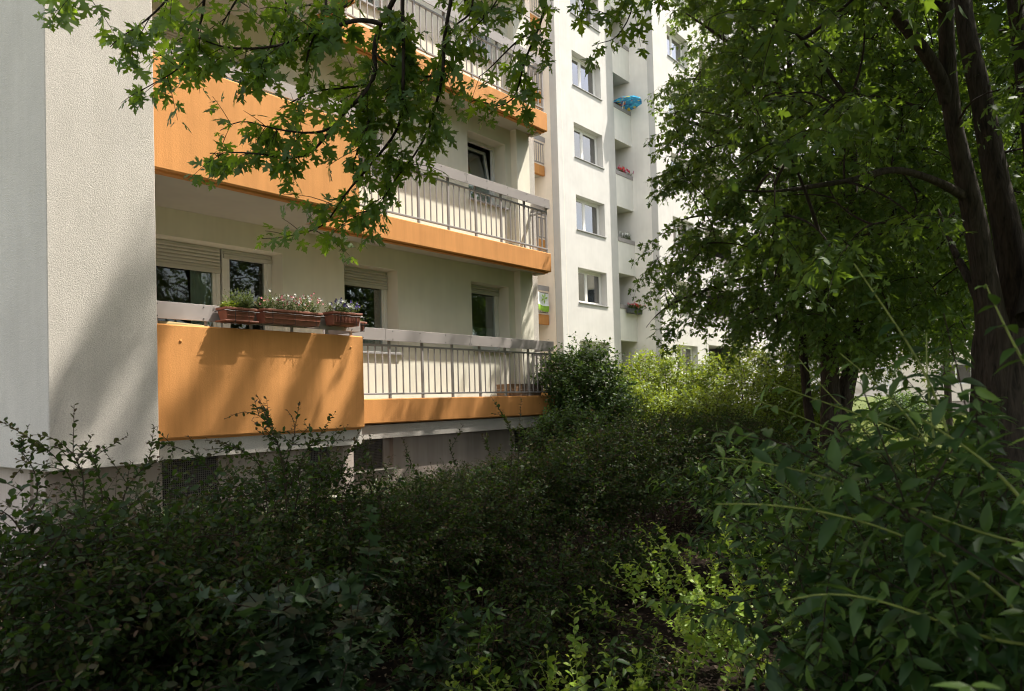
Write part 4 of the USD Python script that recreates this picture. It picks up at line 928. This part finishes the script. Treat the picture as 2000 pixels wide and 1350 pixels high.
stemB('limb', [(1547, 200, DB), (1470, 120, DB-.2), (1390, 60, DB-.4), (1330, 20, DB-.4)], [.05, .04, .03, .012], 7)
stemB('limb', [(1668, 480, DB+.4), (1740, 420, DB+.3), (1800, 380, DB+.2), (1860, 370, DB)], [.06, .045, .03, .012], 7)
def okB(P): return in_view_ok(P, VIS_B) & (P[:, 1] < 9.3) & (sun_ok(P) | (rng.uniform(size=len(P)) < 0.07) | ground_sun(P) & (rng.uniform(size=len(P)) < 0.45))
cb = at(1620, 250, DB)
CB = clumps(rng, [cb[0]-.2, cb[1]+.2, EYE+4.6], [4.3, 4.3, 5.2], 820, 0.44, okB, EYE+.75, 0.25)
L = Leaves(); tw = MB(); crown(rng, L, tw, skel, CB, cb, twigs=6, tlen=.72, lsize=.115, spacing=.092, droop=1.3)
nB = foliage(Bt, L, MAPLE_L, 'maple_leaf', rng, 'crown', 300); part('branches', tw, 'twig', Bt, kind='stuff')

# ---- trees beyond, lit through
def far_tree(seed, name, label, px, depth, h, rx, rz, ncl, okf, mt='far_leaf', ls=.17, r0=.13):
    rng = np.random.default_rng(seed); T = thing(name, label, 'tree'); sk = []
    b = at(px, 760, depth); b[2] = -.05; m = MB(); sk.append(limb(m, [b, b+[.1, 0, h*.4], b+[.2, .1, h*.8]], [r0, r0*.75, .04], 14, 10)); part('trunk', m, 'bark', T, smooth=True)
    for k in range(5):
        a = k*1.256+seed; m = MB(); s0 = b+[.1, 0, h*(.28+.08*k)]; e = s0+[math.cos(a)*rx*.7, math.sin(a)*rx*.7, h*.25]; sk.append(limb(m, [s0, (s0+e)/2+[0, 0, .1], e], [r0*.4, r0*.28, .02], 8, 7)); part('limb', m, 'bark', T, smooth=True)
    C = clumps(rng, b+[0, 0, h*.62], [rx, rx, rz], ncl, .7, okf, EYE+.9, .3)
    L = Leaves(); tw = MB(); crown(rng, L, tw, sk, C, b+[0, 0, h*.5], twigs=6, tlen=1.0, lsize=ls, spacing=.15)
    foliage(T, L, MAPLE_F, mt, rng, 'crown'); part('branches', tw, 'twig', T, kind='stuff')
okF = lambda P: in_view_ok(P, VIS_B) & (np.asarray(P)[:, 1] < 12.5) & sun_ok(P)
far_tree(21, 'lawn_tree', 'sunlit maple on the lawn seen behind the forked trunk at right', 1985, 20.5, 9.5, 4.2, 4.6, 260, okF)
far_tree(22, 'lawn_tree', 'bright backlit maple behind the rightmost trunk fork', 1990, 17.5, 10, 4.4, 4.8, 260, okF)
far_tree(23, 'lawn_tree', 'slim leaning tree on the lawn before the distant beige building', 1850, 27.0, 11, 4.6, 4.8, 200, okF, ls=.2)
far_tree(24, 'lawn_tree', 'maple growing close to the white tower behind the many-stemmed one', 1560, 21.0, 11, 4.2, 5.2, 260, okF, ls=.18)

# ================================================================== shrubs
def shrub(name, label, cat, x, y, r, h, seed, leaf, tm, size, nsh, length, spacing, spread=0.55, droop=0.35, side=3, tipfrom=2.0, stem='stem_brown', pair=1, ang=50, big=0, lname='leaf', group=None, srad=.006, low=0.1, hang=0.0, upright=1.0, rz=None, end_small=.55, jit=.35):
    """stems from a crowded base, arching outwards, with side shoots all along them"""
    rng = np.random.default_rng(seed); t = thing(name, label, cat, group=group); st = MB(); L = Leaves()
    for i in range(nsh):
        a = rng.uniform(0, 2*np.pi); rr_ = r*math.sqrt(rng.uniform(0, 1))
        b = np.array([x+rr_*.55*math.cos(a), y+rr_*.55*math.sin(a), -.02])
        d = [math.cos(a)*spread*rr_/r+rng.normal(0, .12), math.sin(a)*spread*rr_/r+rng.normal(0, .12), upright]
        ln = length*rng.uniform(.7, 1.08)*h
        s = shoot(rng, b, d, ln, 12, droop, .25); st.tube(s, np.linspace(srad, .0016, 12), 5)
        leaves_along(rng, L, s, spacing*1.1, size, max(low, .25), ang, pair, .6, hang, tipfrom, end_small, jit)
        for k in range(side):
            j = rng.integers(3, 11); d2 = unit(unit(s[j]-s[j-1])*.7+rng.normal(0, .6, 3)+[0, 0, .25]); l2 = rng.uniform(.14, .32)*h
            s2 = shoot(rng, s[j], d2, l2, 7, droop*1.4, .25); st.tube(s2, np.linspace(srad*.5, .0012, 7), 4)
            leaves_along(rng, L, s2, spacing, size, .05, ang, pair, .6, hang, tipfrom, end_small, jit)
    part('stems', st, stem, t, smooth=True, kind='stuff'); n_ = foliage(t, L, tm, leaf, rng, 'foliage', big, lname)
    return t
def thicket(name, label, cat, x, y, rx, ry, h, seed, leaf, tm, size, ncl, mind, twigs=6, tlen=.24, spacing=.02, big=0, stem='stem_brown', z0=.35, droop=.8, tipfrom=.76, pair=1, hang=.1, brad=.45, okf=None, bare=.0):
    """a bushy mass: crowded stems carrying short leafy sprays through an uneven dome"""
    rng = np.random.default_rng(seed); t = thing(name, label, cat); st = MB(); L = Leaves(); sk = []
    zc = (h+bare)/2; rz = (h-bare)/2-tlen*.35
    for k in range(9):
        a = k*2.4+seed; b = np.array([x+.12*math.cos(a)*rx, y+.12*math.sin(a)*ry, -.02]); e = np.array([x+.7*math.cos(a)*rx*rng.uniform(.3, 1), y+.7*math.sin(a)*ry*rng.uniform(.3, 1), h*rng.uniform(.55, .85)])
        p = spline([b, b*.5+e*.5+rng.normal(0, .08, 3)*[1, 1, .3]+[0, 0, .1], e], 12); st.tube(p, np.linspace(.011, .004, 12)*max(1, h/1.6), 6); sk.append((p[3:], None))
    lump = rng.uniform(0, 50, 3)
    def ok(P):
        d = unit(P-[x, y, zc]); rr = np.linalg.norm((P-[x, y, zc])/[rx, ry, rz], axis=1)
        keep = rr < 0.62+0.75*meshkit.fbm(d*2.2+lump, 3, seed)
        return keep if okf is None else keep & okf(P)
    C = clumps(rng, [x, y, zc], [rx*1.12, ry*1.12, rz*1.12], ncl, mind, ok, .12, .25)
    crown(rng, L, st, sk, C, [x, y, zc*.5], twigs, tlen, size, spacing, droop=droop, petiole=.004, hang=hang, tipfrom=tipfrom, pair=pair, brad=brad, ang=55)
    part('stems', st, stem, t, smooth=True, kind='stuff'); foliage(t, L, tm, leaf, rng, 'foliage', big)
    return t
# hedge row parallel to the building
hl_ = [
 (0.98, 3.00, 'dense near shrub at the left picture edge below the grey end wall', 1.42, .62),
 (1.45, 2.75, 'dark shrub at lower left before the stucco pier, leaves nearest to the viewer', 1.22, .55),
 (1.75, 3.65, 'maroon-tipped shrub in front of the stucco pier base', 1.30, .65),
 (2.62, 3.70, 'tall shrub reaching up before the orange ground floor parapet', 1.40, .70),
 (3.50, 3.85, 'purple-brown shrub before the right end of the tall orange parapet', 1.12, .70),
 (4.35, 3.90, 'olive shrub with thin upright shoots before the first cellar vent right of the parapet', 1.04, .72),
 (5.30, 3.95, 'green and rust shrub before the plain stretch of plinth wall', 1.16, .75),
 (6.25, 3.95, 'brownish shrub before the far end of the lowest railing', 1.38, .75),
 (7.25, 4.00, 'dark hedge shrub to the right of the building corner', 1.44, .80),
 (8.30, 4.05, 'dense hedge shrub halfway along the receding row', 1.42, .80),
 (9.50, 4.15, 'dim hedge shrub just before the sunlit bushes', 1.40, .85),
 (10.8, 4.35, 'farthest dark shrub of the hedge, below the many-stemmed maple', 1.38, .90)]
HEDGE = []
for i, (x, y, lab, h, r) in enumerate(hl_):
    near = x < 5
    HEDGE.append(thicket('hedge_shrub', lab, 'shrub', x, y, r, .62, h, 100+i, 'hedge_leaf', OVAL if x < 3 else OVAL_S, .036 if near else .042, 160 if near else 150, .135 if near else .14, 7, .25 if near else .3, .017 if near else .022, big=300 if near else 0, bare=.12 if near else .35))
for i, (x, y, lab, h, r) in enumerate([(3.15, 2.75, 'low dark shrub left of the bright barberry, in front of the hedge', .55, .42), (4.15, 2.95, 'low dark shrub at the hedge foot behind the bright barberry', .60, .48), (5.25, 3.0, 'low dark shrub at the hedge foot, farthest to the right', .66, .55), (3.45, 2.15, 'small dark leafy sprout on the soil just left of the bright barberry', .34, .34)]):
    thicket('low_shrub', lab, 'shrub', x, y, r, .36, h, 160+i, 'hedge_leaf', OVAL, .040, 46, .12, 6, .22, .02, z0=.1)
# tall shoots standing out of the hedge
rngs = np.random.default_rng(77)
spr = [
 ([(560, 1000), (545, 880), (530, 830), (500, 770)], 3.6), ([(560, 960), (540, 860), (510, 815), (440, 818)], 3.6), ([(570, 990), (560, 900), (575, 850), (560, 800)], 3.6),
 ([(590, 960), (600, 880), (625, 850), (640, 835)], 3.7), ([(420, 930), (380, 890), (330, 870), (285, 865)], 3.4), ([(520, 960), (500, 900), (450, 870), (400, 860)], 3.5),
 ([(150, 1000), (130, 920), (80, 870), (0, 822)], 3.0), ([(160, 990), (150, 900), (110, 860), (60, 850)], 3.0), ([(60, 1000), (70, 930), (40, 880), (20, 860)], 3.0), ([(200, 990), (190, 920), (170, 880), (150, 870)], 3.1),
 ([(1010, 990), (1012, 900), (1015, 830), (1018, 778)], 5.2), ([(1000, 980), (1000, 880), (985, 815), (960, 808)], 5.2), ([(870, 1000), (900, 930), (880, 880), (880, 860)], 5.0),
 ([(760, 1000), (730, 930), (720, 880), (705, 850)], 4.6), ([(780, 1000), (820, 940), (800, 900), (790, 880)], 4.7), ([(940, 1000), (960, 920), (955, 880), (940, 850)], 5.1),
 ([(240, 980), (265, 930), (300, 905), (345, 900)], 3.3), ([(690, 960), (670, 905), (690, 870), (700, 840)], 4.4)]
by = {}
for pix, d in spr:
    p0 = at(*pix[0], d); by.setdefault(int(np.argmin([np.hypot(p0[0]-h[0], p0[1]-h[1]) for h in hl_])), []).append((pix, d))
for hi, lst in sorted(by.items()):
    Ls = Leaves()
    for pix, d in lst:
        s = spline([at(x, y, d+.05*k) for k, (x, y) in enumerate(pix)], 14); sts = MB(); sts.tube(s, np.linspace(.0035, .0012, 14), 5)
        leaves_along(rngs, Ls, s, .014, .032, .12, 50, 1, .5, 0, .45, .6, .3)
        for k in range(7):
            j = rngs.integers(2, 12); d2 = unit(unit(s[j]-s[j-1])*.8+rngs.normal(0, .55, 3)); s2 = shoot(rngs, s[j], d2, rngs.uniform(.08, .22), 6, .3); sts.tube(s2, np.linspace(.002, .001, 6), 4)
            leaves_along(rngs, Ls, s2, .014, .030, .05, 50, 1, .5, 0, .3, .6, .3)
        part('long_shoot', sts, 'stem_brown', HEDGE[hi], smooth=True)
    foliage(HEDGE[hi], Ls, OVAL, 'hedge_leaf', rngs, 'shoot_leaves', 0)

# low evergreen cover along the plinth
for i, (x, y, lab) in enumerate([(3.6, 6.7, 'small-leaved low bush under the left cellar vent'), (4.8, 6.5, 'small-leaved low bush below the white base band'), (6.0, 6.6, 'low grey-green bush below the corner of the tall parapet'), (7.2, 7.0, 'low light green bush at the foot of the second cellar vent'), (8.5, 7.1, 'low bush against the plain plinth under the railing'), (9.8, 7.2, 'low bush at the plinth before the louvred vent')]):
    thicket('plinth_bush', lab, 'bush', x, y, .75, .5, .80, 200+i, 'groundcover_leaf', OVAL_S, .036, 110, .14, 6, .2, .02, tipfrom=2.0)

# bright barberries
for i, (x, y, lab, h, n, r) in enumerate([(4.28, 1.66, 'bright yellow-green barberry with long arching shoots in the dark hollow', 1.05, 40, .50), (2.62, 1.75, 'small light green barberry at the bottom edge, centre', .72, 26, .34), (3.15, 1.85, 'upright lime green barberry sprouts right of the small one', .62, 10, .2)]):
    shrub('barberry', lab, 'shrub', x, y, r, h, 300+i, 'barberry_leaf', OVAL, .046, n, .92, .016, spread=.95, droop=.55, side=3, tipfrom=.5, stem='stem_green', srad=.003, ang=60, big=300, low=.3)

# lance-leaved shrubs close to the camera at right
def lance_shrub(label, x, y, r, h, seed, n, size, big=0, spread=.6, droop=.42, side=3, spacing=.055, length=1.0):
    return shrub('lance_leaved_shrub', label, 'shrub', x, y, r, h, seed, 'lance_leaf', LANCE, size, n, length, spacing, spread=spread, droop=droop, side=side, tipfrom=.80, stem='stem_brown', pair=2, ang=62, big=big, srad=.0045, hang=.35, low=.12, end_small=.6)
LANCES = []
LANCES.append(lance_shrub('large lance-leaved shrub filling the lower right corner, slightly out of focus', 2.42, .05, .50, 1.52, 401, 82, .073, big=300, spread=.46, side=8, spacing=.036))
LANCES.append(lance_shrub('lance-leaved shrub behind the nearest one, arching shoots against the lawn', 4.0, .50, .5, 1.36, 402, 50, .085, spread=.5, side=7, spacing=.040, big=200))
lance_shrub('lance-leaved shrub further back, merging with the hedge', 6.0, 2.1, .6, 1.25, 403, 46, .095, spread=.5, side=6, spacing=.05)
lance_shrub('farthest lance-leaved shrub below the maple trunks', 8.9, 3.0, .8, 1.15, 404, 46, .10, spread=.55, side=6, spacing=.055)
lance_shrub('small arching lance-leaved shrub before the hedge, centre', 2.45, 2.2, .28, .86, 405, 16, .075, spread=.8, droop=.8)
# long single wands in front of the trunks
rngw = np.random.default_rng(88); LW = [Leaves(), Leaves()]
for pix, d in [([(1860, 900), (1790, 700), (1740, 620), (1668, 515)], 1.95), ([(2060, 800), (1990, 690), (1950, 610), (1925, 555)], 1.75), ([(1840, 930), (1760, 800), (1700, 740), (1640, 690)], 2.1), ([(1830, 900), (1815, 780), (1810, 700), (1810, 650)], 2.2),
               ([(1950, 960), (1800, 860), (1650, 800), (1500, 745)], 2.1), ([(1900, 1010), (1720, 890), (1600, 830), (1470, 780)], 2.2), ([(1990, 1060), (1800, 1000), (1600, 930), (1410, 895)], 1.9), ([(1700, 1100), (1600, 1000), (1500, 930), (1440, 900)], 2.3),
               ([(2010, 1220), (1850, 1090), (1650, 1010), (1400, 985)], 1.7), ([(2020, 1260), (1880, 1230), (1700, 1170), (1520, 1180)], 1.6), ([(2010, 1000), (1920, 900), (1850, 850), (1770, 800)], 1.6), ([(1800, 1000), (1700, 850), (1640, 790), (1560, 700)], 2.6)]:
    s = spline([at(x, y, d*(.88 if d < 2.05 else .95)) for x, y in pix], 16); w_ = 0 if d < 2.05 else 1; part('wand', MB().tube(s, np.linspace(.0036, .0013, 16), 6), 'stem_green', LANCES[w_], smooth=True)
    leaves_along(rngw, LW[w_], s, 0.046, .080, .05, 60, 2, .7, .35, .85, .5, .3)
for w_ in (0, 1): foliage(LANCES[w_], LW[w_], LANCE, 'lance_leaf', rngw, 'wand_leaves', 0)

# dark maple-leaved saplings left of centre
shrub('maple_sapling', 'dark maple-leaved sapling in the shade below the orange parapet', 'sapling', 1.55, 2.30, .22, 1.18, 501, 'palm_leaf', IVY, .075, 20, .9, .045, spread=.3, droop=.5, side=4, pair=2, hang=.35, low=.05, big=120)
sd = at(1505, 1330, 4.1); shrub('maple_seedling', 'small pale green maple seedling on the bare soil at lower right', 'seedling', sd[0], sd[1], .12, .30, 502, 'bright_leaf', IVY, .06, 7, 1.0, .05, spread=.8, droop=.8, side=2, pair=2, low=.2)
# bushes by the tower
def round_bush(label, px, py, depth, r, h, seed, leaf, n, size, name='garden_bush'):
    p = at(px, py, depth); thicket(name, label, 'bush', p[0], p[1], r, r, h, seed, leaf, OVAL_S, size, int(n*1.6), .15*r, 7, .38, size*.5, droop=.5, tipfrom=2.0, brad=.8)
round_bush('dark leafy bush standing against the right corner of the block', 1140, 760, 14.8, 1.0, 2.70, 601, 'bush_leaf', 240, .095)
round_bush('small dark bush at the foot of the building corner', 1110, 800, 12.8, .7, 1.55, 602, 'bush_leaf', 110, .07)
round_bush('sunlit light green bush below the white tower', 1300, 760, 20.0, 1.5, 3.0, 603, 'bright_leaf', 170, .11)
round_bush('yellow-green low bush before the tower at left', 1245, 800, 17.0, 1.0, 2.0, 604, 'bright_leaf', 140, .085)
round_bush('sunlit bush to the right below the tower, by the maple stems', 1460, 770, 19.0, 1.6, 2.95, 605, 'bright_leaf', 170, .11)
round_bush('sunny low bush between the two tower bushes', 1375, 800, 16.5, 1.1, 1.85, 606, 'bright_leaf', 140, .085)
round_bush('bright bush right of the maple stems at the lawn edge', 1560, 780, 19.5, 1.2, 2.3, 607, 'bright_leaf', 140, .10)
round_bush('dark shrub under the trees on the lawn', 1760, 790, 26.0, 1.0, 1.6, 608, 'bush_leaf', 110, .10)

# grass on the lawn in view and fallen leaves in the bed
rngg = np.random.default_rng(91)
N = 45000
gx = rngg.uniform(13, 50, N); gy = rngg.uniform(-6, 14, N); okg = (shapely.contains_xy(BED, gx, gy) == False); gx, gy = gx[okg], gy[okg]
P = np.stack([gx, gy, np.zeros(len(gx))], 1); a = unit(np.stack([rngg.normal(0, .4, len(gx)), rngg.normal(0, .4, len(gx)), np.ones(len(gx))], 1)); nn = unit(np.stack([rngg.normal(size=len(gx)), rngg.normal(size=len(gx)), np.zeros(len(gx))], 1))
BL = (np.array([[-.10, 0, 0], [.10, 0, 0], [0, 1, -.2]]), np.array([[0, 1, 2]]))
v, f, k = bake(BL, P, a, nn, rngg.uniform(.05, .13, len(gx))); part('grass', (v, f), 'grass_blade', '/World', kind='stuff', pv={'rnd': np.repeat(rngg.uniform(0, 1, len(gx)), k)}, label='short sunlit lawn grass beyond the trees', cat='grass')
N = 16000
gx = rngg.uniform(0, 11, N); gy = rngg.uniform(.3, 7.6, N)
P = np.stack([gx, gy, np.full(N, .055)+.03*rngg.uniform(size=N)], 1); a = unit(np.stack([rngg.normal(size=N), rngg.normal(size=N), rngg.normal(0, .3, N)], 1)); nn = unit(np.stack([rngg.normal(0, .4, N), rngg.normal(0, .4, N), np.ones(N)], 1))
v, f, k = bake(OVAL_S, P, a, nn, rngg.uniform(.02, .05, N)); part('fallen_leaves', (v, f), 'litter_leaf', '/World', kind='stuff', pv={'rnd': np.repeat(rngg.uniform(0, 1, N), k)}, label='brown fallen leaves on the dark soil under the shrubs', cat='fallen leaves')
print('leaves', nbig, nA, nB)
